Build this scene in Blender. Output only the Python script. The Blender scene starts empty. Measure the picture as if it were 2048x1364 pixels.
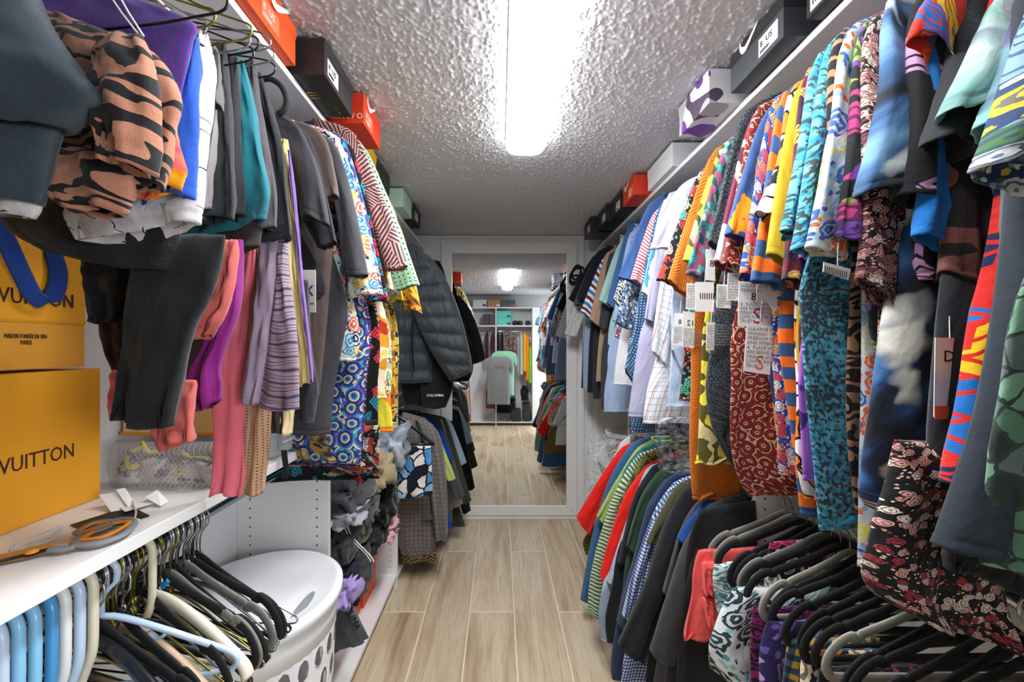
import bpy, math, random
import numpy as np
from mathutils import Matrix, Vector, noise as mn
random.seed(7)
SC = bpy.context.scene
C = SC.collection
F = 780.0; VX, VY = 1000.0, 690.0; CZ = 1.416
D = 3.184            # far (mirror) wall
# ------------------------------------------------ camera, world, light, exposure
cd = bpy.data.cameras.new('camera'); cam = bpy.data.objects.new('camera', cd); C.objects.link(cam)
cam.location = (0, 0, CZ); cam.rotation_euler = (math.pi/2, 0, 0)
cd.sensor_width = 36; cd.lens = F/2048*36; cd.shift_x = 24/2048; cd.shift_y = 8/2048
cd.clip_start = 0.02; SC.camera = cam
w = bpy.data.worlds.new('world'); SC.world = w; w.use_nodes = True
w.node_tree.nodes['Background'].inputs[0].default_value = (.9, .95, 1, 1)
w.node_tree.nodes['Background'].inputs[1].default_value = 0.6
SC.view_settings.view_transform = 'Standard'; SC.view_settings.look = 'None'
SC.view_settings.exposure = 1.75; SC.view_settings.gamma = 1; SC.view_settings.use_curve_mapping = False
LAMP = 22.0
# added fill light, shining in through an invented door opening behind the camera
ld = bpy.data.lights.new('added_fill_light', 'AREA'); ld.shape = 'RECTANGLE'; ld.size = .66; ld.size_y = 1.95; ld.energy = 24; ld.color = (.93, .97, 1)
lo = bpy.data.objects.new('added_fill_light', ld); C.objects.link(lo); lo.location = (1.95, -1.05, 1.45); lo.rotation_euler = (Vector((1.95, -1.05, 1.45))-Vector((-.6, .75, 1.1))).to_track_quat('Z', 'Y').to_euler(); ld.size, ld.size_y = 1.95, .66
ROOML, ROOMR, BACK, CEIL = -.92, 1.12, -.80, 2.314

# ------------------------------------------------ materials
def lin(c):
    if isinstance(c, str):
        c = c.lstrip('#'); c = [int(c[i:i+2], 16)/255 for i in (0, 2, 4)]
    return tuple((x/12.92 if x <= .04045 else ((x+.055)/1.055)**2.4) for x in c) + (1,)
class NT:
    def __init__(s, name):
        s.m = bpy.data.materials.new(name); s.m.use_nodes = True; s.t = s.m.node_tree
        s.b = s.t.nodes['Principled BSDF']
    def n(s, typ, **kw):
        nd = s.t.nodes.new('ShaderNode'+typ)
        for k, v in kw.items():
            if k.startswith('i_'):
                k = k[2:]; k = int(k) if k.isdigit() else k.replace('_', ' ')
                if hasattr(v, 'is_linked') or hasattr(v, 'links'): s.t.links.new(v, nd.inputs[k])
                else: nd.inputs[k].default_value = v
            else: setattr(nd, k, v)
        return nd
    def l(s, a, b): s.t.links.new(a, b)
    def math(s, op, a, b=0.0, c=None):
        nd = s.n('Math', operation=op)
        for i, v in enumerate((a, b) if c is None else (a, b, c)):
            if isinstance(v, (int, float)): nd.inputs[i].default_value = v
            else: s.l(v, nd.inputs[i])
        return nd.outputs[0]
    def ramp(s, f, cols, const=True, pos=None):
        nd = s.n('ValToRGB'); r = nd.color_ramp; r.interpolation = 'CONSTANT' if const else 'LINEAR'
        N = len(cols)
        while len(r.elements) < N: r.elements.new(.5)
        for i, c in enumerate(cols):
            r.elements[i].position = pos[i] if pos else (i/N if const else i/(N-1))
            r.elements[i].color = lin(c)
        s.l(f, nd.inputs[0]); return nd.outputs[0]
    def mix(s, f, a, b):
        nd = s.n('MixRGB')
        for i, v in enumerate((f, a, b)):
            if hasattr(v, 'links'): s.l(v, nd.inputs[i])
            elif isinstance(v, (int, float)): nd.inputs[i].default_value = v
            else: nd.inputs[i].default_value = lin(v) if isinstance(v, str) else v
        return nd.outputs[0]
MC = {}
def deep(c):
    "dye colour as albedo: photographs flatter dark cloth, so keep darks dark"
    r = [int(c.lstrip('#')[i:i+2], 16)/255 for i in (0, 2, 4)] if len(c.lstrip('#')) == 6 else [int(q, 16)/15 for q in c.lstrip('#')]
    l = max(r); k = (.62+.38*l) ; m = sum(r)/3
    r = [min(1, max(0, (m+(q-m)*1.12)*k)) for q in r]
    return '#%02x%02x%02x' % tuple(int(q*255) for q in r)
def fab(kind, *cols, s=1.0, rough=.9, wr=1.0, sheen=.0):
    """procedural cloth on UVs given in metres"""
    cols = tuple(deep(c) for c in cols); key = (kind, cols, s, rough, wr)
    if key in MC: return MC[key]
    N = NT('fabric_'+kind); uv = N.n('UVMap').outputs[0]
    def sc(k, src=uv):
        nd = N.n('Mapping'); nd.inputs['Scale'].default_value = (k[0], k[1], 1) if isinstance(k, tuple) else (k, k, 1)
        N.l(src, nd.inputs[0]); return nd.outputs[0]
    def warp(k, amt, freq):
        v = sc(k); nz = N.n('TexNoise', i_Scale=freq, i_Detail=2.0); N.l(v, nz.inputs['Vector'])
        a = N.n('VectorMath', operation='MULTIPLY_ADD'); N.l(nz.outputs['Color'], a.inputs[0])
        a.inputs[1].default_value = (amt, amt, 0); N.l(v, a.inputs[2]); return a.outputs[0]
    def sep(v):
        nd = N.n('SeparateXYZ'); N.l(v, nd.inputs[0]); return nd.outputs[0], nd.outputs[1]
    def vor(v, scale=1.0, feat='F1', rnd=1.0, dist='EUCLIDEAN'):
        nd = N.n('TexVoronoi', feature=feat, voronoi_dimensions='2D', distance=dist); N.l(v, nd.inputs['Vector'])
        nd.inputs['Scale'].default_value = scale; nd.inputs['Randomness'].default_value = rnd; return nd
    def cellv(nd):
        q = N.n('SeparateColor'); N.l(nd.outputs['Color'], q.inputs[0]); return q.outputs[0]
    def noi(v, scale, det=3.0):
        nd = N.n('TexNoise', i_Scale=scale, i_Detail=det); N.l(v, nd.inputs['Vector']); return nd.outputs[0]
    if kind == 'solid': col = N.mix(0.0, cols[0], cols[0])
    elif kind == 'heather':
        col = N.mix(N.math('MULTIPLY', noi(sc((300*s, 60*s)), 1.0), 1.0), cols[0], cols[1])
    elif kind == 'hstripe':
        u, v = sep(uv); col = N.ramp(N.math('FRACT', N.math('MULTIPLY', v, s)), cols)
    elif kind == 'vstripe':
        u, v = sep(uv); col = N.ramp(N.math('FRACT', N.math('MULTIPLY', u, s)), cols)
    elif kind == 'dots':
        d = vor(sc(s), rnd=0.0).outputs[0]; col = N.ramp(d, (cols[1], cols[0]), pos=(0, .17))
    elif kind == 'perf':
        d = vor(sc(s), rnd=0.0).outputs[0]; col = N.ramp(d, (cols[1], cols[0]), pos=(0, .2))
    elif kind == 'blobs':
        f = noi(warp(s, .6, 2.0), 1.0, 1.0); n_ = len(cols)
        col = N.ramp(f, cols, pos=[0]+[.36+.28*i/max(1, n_-2) for i in range(n_-1)])
    elif kind == 'tiedye':
        f = noi(warp(s, .8, 1.3), 1.0, 3.0); n_ = len(cols)
        col = N.ramp(f, cols, const=False, pos=[.3+.4*i/(n_-1) for i in range(n_)])
    elif kind == 'tiger':
        u, v = sep(uv); nz = noi(sc((s*.28, s*.5)), 1.0, 1.5); n2 = noi(sc((s*.9, s*.35)), 1.0, 1.0)
        f = N.math('SINE', N.math('ADD', N.math('MULTIPLY', v, s*3.6), N.math('MULTIPLY', nz, 20.0)))
        col = N.ramp(N.math('ADD', N.math('MULTIPLY', f, .32), n2), (cols[0], cols[1]), pos=(0, .55))
    elif kind == 'veins':
        e = vor(warp(s, .5, 2.0), 1.0, 'DISTANCE_TO_EDGE'); nz = noi(sc(s*.6), 1.0, 1.0)
        mk = N.math('MULTIPLY', N.math('LESS_THAN', e.outputs[0], .022), N.math('GREATER_THAN', nz, .54)); col = N.mix(mk, cols[1], cols[0])
    elif kind == 'crackle':
        f = noi(sc(s), 1.0, 4.0); g2 = noi(sc(s*.25), 1.0, 2.0); col = N.ramp(N.math('ADD', f, N.math('MULTIPLY', g2, .25)), cols[1:], pos=(0, .56, .61, .64)[:len(cols)-1])
        f2 = noi(sc(s*1.6), 1.0, 5.0); g3 = noi(sc(s*.12), 1.0, 1.0); col = N.mix(N.math('GREATER_THAN', N.math('ADD', f2, N.math('MULTIPLY', g3, .35)), .70), col, cols[0])
    elif kind == 'cloud':
        f = noi(sc(s), 1.0, 3.0); n_ = len(cols)-1
        col = N.ramp(f, cols[:-1], const=False, pos=[.36+.26*i/(n_-1) for i in range(n_)])
        g2 = noi(warp(s*.9, .3, 2.0), 1.0, 1.5); col = N.mix(N.ramp(g2, ('#000000', '#ffffff'), const=False, pos=(.53, .62)), col, cols[-1])
    elif kind == 'floral':
        wv = warp(s, .35, 3.0); a = vor(wv, 1.0); d = a.outputs[0]
        fl = N.ramp(cellv(a), cols[1:])
        ring = N.ramp(N.math('FRACT', N.math('MULTIPLY', d, 4.2)), ('#000000', '#ffffff'), pos=(0, .38))
        c1 = N.mix(N.ramp(d, ('#ffffff', '#000000'), pos=(0, .44)), cols[0], fl)
        c1 = N.mix(N.math('MULTIPLY', N.math('SUBTRACT', 1.0, ring), .8), c1, cols[0])
        b = vor(warp(s*2.7, .5, 2.0), 1.0); col2 = N.ramp(cellv(b), (cols[0],)+cols[1:])
        m2 = N.math('MULTIPLY', N.math('LESS_THAN', b.outputs[0], .3), N.math('GREATER_THAN', d, .44))
        col = N.mix(m2, c1, col2)
    elif kind == 'mosaic':
        wv = warp(s, .4, 2.0); a = vor(wv, 1.0); e = vor(wv, 1.0, 'DISTANCE_TO_EDGE')
        col = N.mix(N.math('LESS_THAN', e.outputs[0], .07), N.ramp(cellv(a), cols[1:]), cols[0])
    elif kind == 'rings':
        wv = warp(s, .2, 2.0); a = vor(wv, 1.0, rnd=.6)
        f = N.math('FRACT', N.math('MULTIPLY', a.outputs[0], 2.6)); col = N.ramp(f, cols)
        b = vor(warp(s*2.5, .6, 2.0), 1.0)
        m2 = N.math('MULTIPLY', N.math('LESS_THAN', b.outputs[0], .28), N.math('GREATER_THAN', a.outputs[0], .42))
        col = N.mix(m2, col, N.ramp(cellv(b), cols[::-1]))
    elif kind == 'chevron':
        u, v = sep(uv); z = N.math('PINGPONG', N.math('MULTIPLY', u, s), .5)
        col = N.ramp(N.math('FRACT', N.math('ADD', N.math('MULTIPLY', v, s*1.3), N.math('MULTIPLY', z, 1.6))), cols)
    elif kind == 'tri':
        a = vor(sc(s), 1.0, dist='MANHATTAN', rnd=.8); col = N.ramp(cellv(a), cols)
        b = vor(sc(s), 1.0, dist='MANHATTAN', rnd=.8)
        f = N.math('FRACT', N.math('MULTIPLY', b.outputs[0], 3.0))
        col = N.mix(N.math('GREATER_THAN', f, .72), col, cols[0])
    elif kind == 'geo':      # patches of parallel lines in turning directions
        a = vor(sc(s), 1.0, dist='MANHATTAN'); u, v = sep(uv)
        ang = N.math('MULTIPLY', N.math('ROUND', N.math('MULTIPLY', cellv(a), 4.0)), .785)
        q = N.math('ADD', N.math('MULTIPLY', u, N.math('COSINE', ang)), N.math('MULTIPLY', v, N.math('SINE', ang)))
        col = N.ramp(N.math('FRACT', N.math('MULTIPLY', q, s*7)), cols)
    elif kind == 'plaid':
        u, v = sep(uv)
        a = N.math('LESS_THAN', N.math('FRACT', N.math('MULTIPLY', u, s)), .065)
        b = N.math('LESS_THAN', N.math('FRACT', N.math('MULTIPLY', v, s)), .065)
        c_ = N.math('LESS_THAN', N.math('FRACT', N.math('MULTIPLY', N.math('ADD', u, .3/s), s*.5)), .06)
        col = N.mix(N.math('MAXIMUM', a, b), cols[0], cols[1]); col = N.mix(c_, col, cols[2])
    elif kind == 'gingham':
        u, v = sep(uv)
        a = N.math('LESS_THAN', N.math('FRACT', N.math('MULTIPLY', u, s)), .5)
        b = N.math('LESS_THAN', N.math('FRACT', N.math('MULTIPLY', v, s)), .5)
        col = N.ramp(N.math('MULTIPLY', N.math('ADD', a, b), .45), (cols[0], cols[1], cols[2]), pos=(0, .4, .8))
    elif kind == 'tweed':
        u, v = sep(uv)
        a = N.math('ABSOLUTE', N.math('SINE', N.math('MULTIPLY', u, s*3.14)))
        b = N.math('ABSOLUTE', N.math('SINE', N.math('MULTIPLY', v, s*3.14)))
        f = N.math('ADD', N.math('MULTIPLY', N.math('POWER', N.math('MINIMUM', a, b), .5), .5), N.math('MULTIPLY', noi(sc(900), 1.0), .6))
        col = N.ramp(f, cols, const=False)
    elif kind == 'swirl':
        wv = N.n('TexWave', i_Scale=1.0, i_Distortion=7.0, i_Detail=2.0); wv.bands_direction = 'Y'
        N.l(sc((s*.5, s)), wv.inputs['Vector']); col = N.ramp(wv.outputs['Fac'], cols, const=False)
    else: raise ValueError(kind)
    # slight worn / dye variation
    var = noi(sc(35.0), 1.0, 4.0)
    col = N.mix(N.math('MULTIPLY', var, .22), col, N.mix(.5, col, '#000000'))
    N.l(col, N.b.inputs['Base Color']); N.b.inputs['Roughness'].default_value = rough
    N.b.inputs['Specular IOR Level'].default_value = .25
    N.b.inputs['Sheen Weight'].default_value = .15; N.b.inputs['Sheen Roughness'].default_value = .5
    # weave + soft wrinkles
    h = N.math('ADD', N.math('MULTIPLY', noi(sc((22.0, 8.0)), 1.0, 3.0), 1.0*wr), N.math('MULTIPLY', noi(sc((900.0, 900.0)), 1.0, 1.0), .06))
    bp = N.n('Bump', i_Strength=.7, i_Distance=.02); N.l(h, bp.inputs['Height']); N.l(bp.outputs[0], N.b.inputs['Normal'])
    MC[key] = N.m; return N.m
def plain(name, col, rough=.5, metal=0.0, bump=0.0, bs=60., emit=0, var=.0, spec=.5):
    key = ('plain', name, col, rough, metal, bump, emit)
    if key in MC: return MC[key]
    N = NT(name); b = N.b
    b.inputs['Roughness'].default_value = rough; b.inputs['Metallic'].default_value = metal
    b.inputs['Specular IOR Level'].default_value = spec
    tc = N.n('TexCoord').outputs['Object']; nz = N.n('TexNoise', i_Scale=bs, i_Detail=3.0); N.l(tc, nz.inputs[0])
    c = N.mix(N.math('MULTIPLY', nz.outputs[0], .06+var), col, N.mix(.5, col, '#000000')); N.l(c, b.inputs['Base Color'])
    if bump:
        bp = N.n('Bump', i_Strength=bump, i_Distance=.005); N.l(nz.outputs[0], bp.inputs['Height']); N.l(bp.outputs[0], b.inputs['Normal'])
    if emit: b.inputs['Emission Color'].default_value = lin(col); b.inputs['Emission Strength'].default_value = emit
    MC[key] = N.m; return N.m
def clear(name, col=(.9, .95, 1, 1), alpha=.3, rough=.08, bump=.0):
    N = NT(name); tr = N.n('BsdfTransparent'); mx = N.n('MixShader'); mx.inputs[0].default_value = alpha
    N.b.inputs['Base Color'].default_value = col; N.b.inputs['Roughness'].default_value = rough
    if bump:
        tc = N.n('TexCoord').outputs['Object']; nz = N.n('TexNoise', i_Scale=26., i_Detail=4.0, i_Distortion=1.5); N.l(tc, nz.inputs[0])
        bp = N.n('Bump', i_Strength=bump, i_Distance=.02); N.l(nz.outputs[0], bp.inputs['Height']); N.l(bp.outputs[0], N.b.inputs['Normal'])
        f = N.ramp(nz.outputs[0], ('#101010', '#f0f0f0'), const=False, pos=(.45, .7)); 
        N.l(N.math('MULTIPLY', f, alpha*1.5), mx.inputs[0])
    N.l(tr.outputs[0], mx.inputs[1]); N.l(N.b.outputs[0], mx.inputs[2])
    N.l(mx.outputs[0], N.t.nodes['Material Output'].inputs[0]); return N.m

M_WHITE = plain('white_melamine', '#eeeeee', .35, bump=.05)
M_WALL = plain('white_wall_paint', '#e9eaec', .7, bump=.25, bs=120)
M_TRIM = plain('white_gloss_paint', '#f1f2f3', .4)
M_HOLE = plain('dark_recess', '#2a2a2a', .9)
M_CHROME = plain('chrome', '#d8dadc', .15, 1.0)
M_CEIL = plain('popcorn_ceiling', '#dcdde2', .95, spec=.05)
M_GROUT = plain('grout', '#efe6d4', .9)
M_BLACK = plain('black_velvet', '#1b1b1e', .85, bump=.4, bs=500, var=.3)
M_GREYV = plain('grey_velvet', '#8d8b84', .85, bump=.4, bs=500, var=.3)
M_WIREB = plain('black_wire', '#15151a', .3, .3)
M_WIREG = plain('gold_wire', '#8c8434', .3, .8)
M_WIRES = plain('steel_wire', '#b9bcc0', .2, 1.0)
M_PAPER = plain('white_card', '#efedea', .6)
M_INK = plain('black_ink', '#141416', .5)
M_GREYINK = plain('grey_ink', '#8c8c90', .6)
M_PINKINK = plain('magenta_ink', '#b0307a', .5)
def floormat():
    N = NT('oak_look_tile'); oi = N.n('ObjectInfo'); tc = N.n('TexCoord').outputs['Object']
    ad = N.n('VectorMath', operation='MULTIPLY_ADD'); N.l(oi.outputs['Random'], ad.inputs[0]); ad.inputs[1].default_value = (7, 31, 3); N.l(tc, ad.inputs[2])
    def mp(k):
        m = N.n('Mapping'); m.inputs['Scale'].default_value = k; N.l(ad.outputs[0], m.inputs[0]); return m.outputs[0]
    a = N.n('TexNoise', i_Scale=1., i_Detail=5., i_Distortion=.6); N.l(mp((9, 1.4, 1)), a.inputs[0])
    g = N.n('TexNoise', i_Scale=1., i_Detail=6.); N.l(mp((130, 7, 1)), g.inputs[0])
    wv = N.n('TexWave', i_Scale=1.0, i_Distortion=9., i_Detail=2.); wv.bands_direction = 'X'; N.l(mp((6, 1.6, 1)), wv.inputs['Vector'])
    c = N.ramp(a.outputs[0], ('#a58a6b', '#cbb394', '#dac7ab', '#c4bba8'), const=False, pos=(.3, .46, .58, .75))
    c = N.mix(N.math('MULTIPLY', N.math('LESS_THAN', wv.outputs['Fac'], .25), N.math('MULTIPLY', g.outputs[0], .35)), c, '#e6dac4')
    c = N.mix(N.math('MULTIPLY', N.ramp(g.outputs[0], ('#000000', '#ffffff'), const=False, pos=(.5, .7)), .45), c, '#8f7b64')
    c = N.mix(N.math('MULTIPLY', oi.outputs['Random'], .18), c, '#9d8a72')
    N.l(c, N.b.inputs['Base Color']); N.b.inputs['Roughness'].default_value = .42
    bp = N.n('Bump', i_Strength=.15, i_Distance=.003); N.l(g.outputs[0], bp.inputs['Height']); N.l(bp.outputs[0], N.b.inputs['Normal'])
    return N.m
M_FLOOR = floormat()

# ------------------------------------------------ object helpers
RL = {}
def tag(o, label=None, cat=None, group=None, kind=None):
    if label: o['label'] = label
    if cat: o['category'] = cat
    if group: o['group'] = group
    if kind: o['kind'] = kind
    return o
def empty(name, loc, label=None, cat=None, group=None):
    o = bpy.data.objects.new(name, None); C.objects.link(o); o.location = loc; o.empty_display_size = .05
    RL[o] = np.array(loc, float); return tag(o, label, cat, group)
def mobj(name, V, Fc, mat, parent=None, smooth=True, uvs=None, loc=None, mats=None, mi=None):
    V = np.asarray(V, float)
    if parent is not None: base = RL[parent]
    else: base = np.array(loc, float) if loc is not None else np.array([V[:, 0].mean(), V[:, 1].mean(), V[:, 2].min()])
    me = bpy.data.meshes.new(name); me.from_pydata((V-base).tolist(), [], [list(map(int, f)) for f in Fc])
    if mats: [me.materials.append(m) for m in mats]
    else: me.materials.append(mat)
    if smooth: me.polygons.foreach_set('use_smooth', [True]*len(me.polygons))
    if mi is not None: me.polygons.foreach_set('material_index', mi)
    if uvs is not None:
        ul = me.uv_layers.new(name='uv'); vi = np.zeros(len(me.loops), int); me.loops.foreach_get('vertex_index', vi)
        ul.data.foreach_set('uv', np.asarray(uvs, float)[vi].ravel())
    me.update(); o = bpy.data.objects.new(name, me); C.objects.link(o)
    if parent is not None: o.parent = parent
    else: o.location = base
    RL[o] = base; return o
class MB:
    def __init__(s): s.V = []; s.F = []
    def add(s, V, Fc):
        k = len(s.V); s.V += [tuple(v) for v in V]; s.F += [tuple(i+k for i in f) for f in Fc]; return s
    def box(s, x0, x1, y0, y1, z0, z1, bev=0.0, M=None):
        if bev <= 0:
            V = [(x, y, z) for z in (z0, z1) for y in (y0, y1) for x in (x0, x1)]
            Fc = [(0, 2, 3, 1), (4, 5, 7, 6), (0, 1, 5, 4), (2, 6, 7, 3), (0, 4, 6, 2), (1, 3, 7, 5)]
        else:
            b = min(bev, (x1-x0)*.45, (y1-y0)*.45, (z1-z0)*.45); V = []; idx = {}
            for i, (X, sx) in enumerate(((x0, 1), (x1, -1))):
                for j, (Y, sy) in enumerate(((y0, 1), (y1, -1))):
                    for k, (Z, sz) in enumerate(((z0, 1), (z1, -1))):
                        for a in range(3):
                            p = [X+sx*b, Y+sy*b, Z+sz*b]; p[a] = (X, Y, Z)[a]; idx[i, j, k, a] = len(V); V.append(p)
            I = idx; Fc = []
            for a in range(3):
                for q in (0, 1):
                    o = [0, 0, 0]; o[a] = q; r = []
                    for (u, v) in ((0, 0), (1, 0), (1, 1), (0, 1)):
                        t = list(o); t[(a+1) % 3] = u; t[(a+2) % 3] = v; r.append(I[t[0], t[1], t[2], a])
                    Fc.append(r if q else r[::-1])
            for a in range(3):
                b1, b2 = (a+1) % 3, (a+2) % 3
                for u in (0, 1):
                    for v in (0, 1):
                        e = []
                        for (q, ax) in ((0, b1), (0, b2), (1, b2), (1, b1)):
                            t = [0, 0, 0]; t[a] = q; t[b1] = u; t[b2] = v; e.append(I[t[0], t[1], t[2], ax])
                        Fc.append(e if (u == v) else e[::-1])
            for i in (0, 1):
                for j in (0, 1):
                    for k in (0, 1):
                        f = [I[i, j, k, 0], I[i, j, k, 1], I[i, j, k, 2]]
                        Fc.append(f[::-1] if (i+j+k) % 2 == 0 else f)
        if M is not None: V = [tuple(M @ Vector(v)) for v in V]
        return s.add(V, Fc)
    def sweep(s, P, ra, rb=None, n=8, up=(0, 1, 0), closed=False):
        P = np.asarray(P, float); N = len(P); rb = ra if rb is None else rb
        ra = np.broadcast_to(ra, (N,)); rb = np.broadcast_to(rb, (N,)); up = np.array(up, float)
        T = (np.roll(P, -1, 0)-np.roll(P, 1, 0)) if closed else np.gradient(P, axis=0)
        T /= np.linalg.norm(T, axis=1)[:, None]+1e-12; V = []
        for i in range(N):
            B = up - T[i]*(up@T[i]); B /= np.linalg.norm(B)+1e-9; Nn = np.cross(T[i], B)
            for k in range(n):
                a = 2*math.pi*k/n; V.append(P[i]+Nn*math.cos(a)*ra[i]+B*math.sin(a)*rb[i])
        Fc = []
        for i in range(N if closed else N-1):
            j = (i+1) % N
            for k in range(n): Fc.append((i*n+k, i*n+(k+1) % n, j*n+(k+1) % n, j*n+k))
        if not closed: Fc += [tuple(range(n))[::-1], tuple((N-1)*n+k for k in range(n))]
        return s.add(V, Fc)
    def lathe(s, prof, c=(0, 0), n=40, close=False):
        V = []; Fc = []; N = len(prof)
        for r, z in prof:
            for k in range(n): V.append((c[0]+r*math.cos(2*math.pi*k/n), c[1]+r*math.sin(2*math.pi*k/n), z))
        for i in range(N-1):
            for k in range(n): Fc.append((i*n+k, i*n+(k+1) % n, (i+1)*n+(k+1) % n, (i+1)*n+k))
        return s.add(V, Fc)
    def obj(s, name, mat, parent=None, smooth=False, loc=None): return mobj(name, s.V, s.F, mat, parent, smooth, loc=loc)
def W(px, py, Y, t=0.0, Xr=0.0):
    u = (px-VX)/F; Yp = (Y-Xr*t)/(1-u*t); return u*Yp, Yp, CZ+(VY-py)/F*Yp
def cr(P, m):
    """catmull-rom resample rows of P at parameters m (0..len-1)"""
    P = np.asarray(P, float); n = len(P); out = []
    for t in m:
        i = min(int(t), n-2); f = t-i; p0 = P[max(i-1, 0)]; p1 = P[i]; p2 = P[i+1]; p3 = P[min(i+2, n-1)]
        out.append(.5*((2*p1)+(-p0+p2)*f+(2*p0-5*p1+4*p2-p3)*f*f+(-p0+3*p1-3*p2+p3)*f**3))
    return np.array(out)
def cloth(name, st, Y, th, mat, parent, t=0.0, Xr=0.0, nu=28, nv=22, fold=.008, k=2.5, seed=0, hem=True, open_end=True, quilt=0, cap=.35, noisy=.004, uvo=None, bulge=0):
    """A hanging tube of cloth.  st: stations (lx,lz,rx,rz[,th]) in world x/z."""
    rs = np.random.RandomState(seed+11); st = [tuple(q)+((th,) if len(q) == 4 else ()) for q in st]
    P = np.array(st, float); n = len(P)
    ctr = (P[:, :2]+P[:, 2:4])/2; seg = np.r_[0, np.cumsum(np.linalg.norm(np.diff(ctr, axis=0), axis=1))]; L = seg[-1]+1e-6
    vs = np.linspace(0, 1, nv)
    if hem: vs = np.sort(np.r_[vs[vs < 1-.034/L], 1-.03/L, 1-.024/L, 1-.021/L, 1-.018/L, 1-.008/L, 1.0]); vs = vs[vs >= 0]
    par = np.interp(vs*L, seg, np.arange(n)); Q = cr(P, par); ph = rs.rand(6)*6.28
    a = np.linspace(0, 2*math.pi, nu+1)+(math.pi if P[:, 0].mean() < 0 else 0); c = np.cos(a); sn = np.sin(a); nu += 1
    arcw = np.r_[0, np.cumsum(np.hypot(np.diff(np.sign(c)*np.abs(c)**.85), .12*np.diff(sn)))]
    cx = np.sign(c)*np.abs(c)**.85; sy = np.sign(sn)*np.abs(sn)**.75
    V = []; UV = []; rows = []
    w0 = np.linalg.norm(Q[:, 2:4]-Q[:, :2], axis=1); wm = w0.mean()
    o = rs.rand(2)*3 if uvo is None else uvo
    def row(q, v, shr, wd, lift=(0, 0)):
        Lp = q[:2]; Rp = q[2:4]; M_ = (Lp+Rp)/2+np.array(lift); h = (Rp-Lp)/2*shr
        thk = q[4]*shr*(cap+(1-cap)*min(1, v*6)**.6)
        if quilt: thk *= .74+.34*abs(math.sin(v*math.pi*quilt))**.6
        if hem and abs(v-(1-.021/L)) < .002/L: thk *= .93; h = h*.99
        fa = fold*(.15+.85*v)
        off = fa*(np.sin(k*math.pi*c+ph[0]+1.6*math.sin(2.4*v+ph[1]))+.45*np.sin(k*2.3*math.pi*c+ph[2]+2*v))
        ny = np.array([mn.noise(Vector((cc*3+ph[3], v*7+ph[4], ss))) for cc, ss in zip(c, sn)])*noisy*2
        X = M_[0]+h[0]*cx; Z = M_[1]+h[1]*cx+.004*np.sin(3*c+ph[5])*v; Yv = Y+sy*(thk/2+ny)+off
        if bulge: Yv = Yv - bulge*np.sin(math.pi*min(1, v))*(1-c*c)
        Yv = Yv+(X-Xr)*t
        r0 = len(V)
        for i in range(nu): V.append((X[i], Yv[i], Z[i])); UV.append((o[0]+arcw[i]*wd*.5, o[1]-v*L))
        rows.append(r0)
    for i, v in enumerate(vs): row(Q[i], v, 1.0, w0[i])
    if open_end:
        d = (ctr[-2]-ctr[-1]); d = d/(np.linalg.norm(d)+1e-9)
        for u, sh in ((.001, .93), (.014, .88), (.035, .72)):
            v_ = max(.5, 1-u/L); row(cr(P, [np.interp(v_*L, seg, np.arange(n))])[0], v_, sh, w0[-1])
    Fc = []
    for i in range(len(rows)-1):
        A, B = rows[i], rows[i+1]
        for j in range(nu-1): Fc.append((A+j, A+j+1, B+j+1, B+j))
    Fc.append([rows[0]+j for j in range(nu-1)][::-1]); Fc.append([rows[-1]+j for j in range(nu-1)])
    return mobj(name, V, Fc, mat, parent, True, UV)
def text(txt, size, mat, org, xd, yd, parent, name='lettering', ext=.0004, flip=False, align='LEFT', sx=1.0):
    cu = bpy.data.curves.new('t', 'FONT'); cu.body = txt; cu.size = size; cu.extrude = ext; cu.align_x = align; cu.resolution_u = 2
    ob = bpy.data.objects.new('t', cu); me = bpy.data.meshes.new_from_object(ob)
    V = np.array([v.co[:] for v in me.vertices]); Fc = [tuple(p.vertices) for p in me.polygons]
    bpy.data.objects.remove(ob); bpy.data.curves.remove(cu); bpy.data.meshes.remove(me)
    if len(V) == 0: return
    xd = np.array(xd, float); yd = np.array(yd, float); nd = np.cross(xd, yd)
    V[:, 0] *= -sx if flip else sx
    P = np.array(org)+V[:, :1]*xd+V[:, 1:2]*yd+V[:, 2:3]*nd
    return mobj(name, P, Fc, mat, parent, False)
def copy_tree(o, parent=None, loc=None, rz=None):
    c = o.copy(); C.objects.link(c); RL[c] = RL[o]
    if parent is not None: c.parent = parent
    if loc is not None: c.location = loc
    if rz is not None: c.rotation_euler = (0, 0, rz)
    for ch in list(o.children): copy_tree(ch, c)
    return c
# ================================================= ROOM
def struct(name, mb, mat, parent=None, smooth=False, loc=None):
    o = mb.obj(name, mat, parent, smooth, loc=loc)
    if parent is None: o['kind'] = 'structure'
    return o
T = .05
struct('wall_left', MB().box(ROOML-T, ROOML, BACK-T, D+T, 0, CEIL+T), M_WALL)
struct('wall_right', MB().box(ROOMR, ROOMR+T, 0.0, D+T, 0, CEIL+T).box(ROOMR, ROOMR+T, BACK-T, -.72, 0, CEIL+T).box(ROOMR, ROOMR+T, -.72, 0, 2.06, CEIL+T), M_WALL)  # unseen door opening, added so the fill light can enter
struct('trim_3', MB().box(ROOMR-.012, ROOMR, -.05, 0.01, 0, 2.11, .002).box(ROOMR-.012, ROOMR, -.77, -.715, 0, 2.11, .002).box(ROOMR-.012, ROOMR, -.715, -.05, 2.055, 2.11, .002), M_TRIM)  # casing around the added door opening
struct('wall_far', MB().box(ROOML, ROOMR, D, D+T, 0, CEIL+T), M_WALL)
struct('wall_back', MB().box(ROOML, ROOMR, BACK-T, BACK, 0, CEIL+T), M_WALL)
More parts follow.
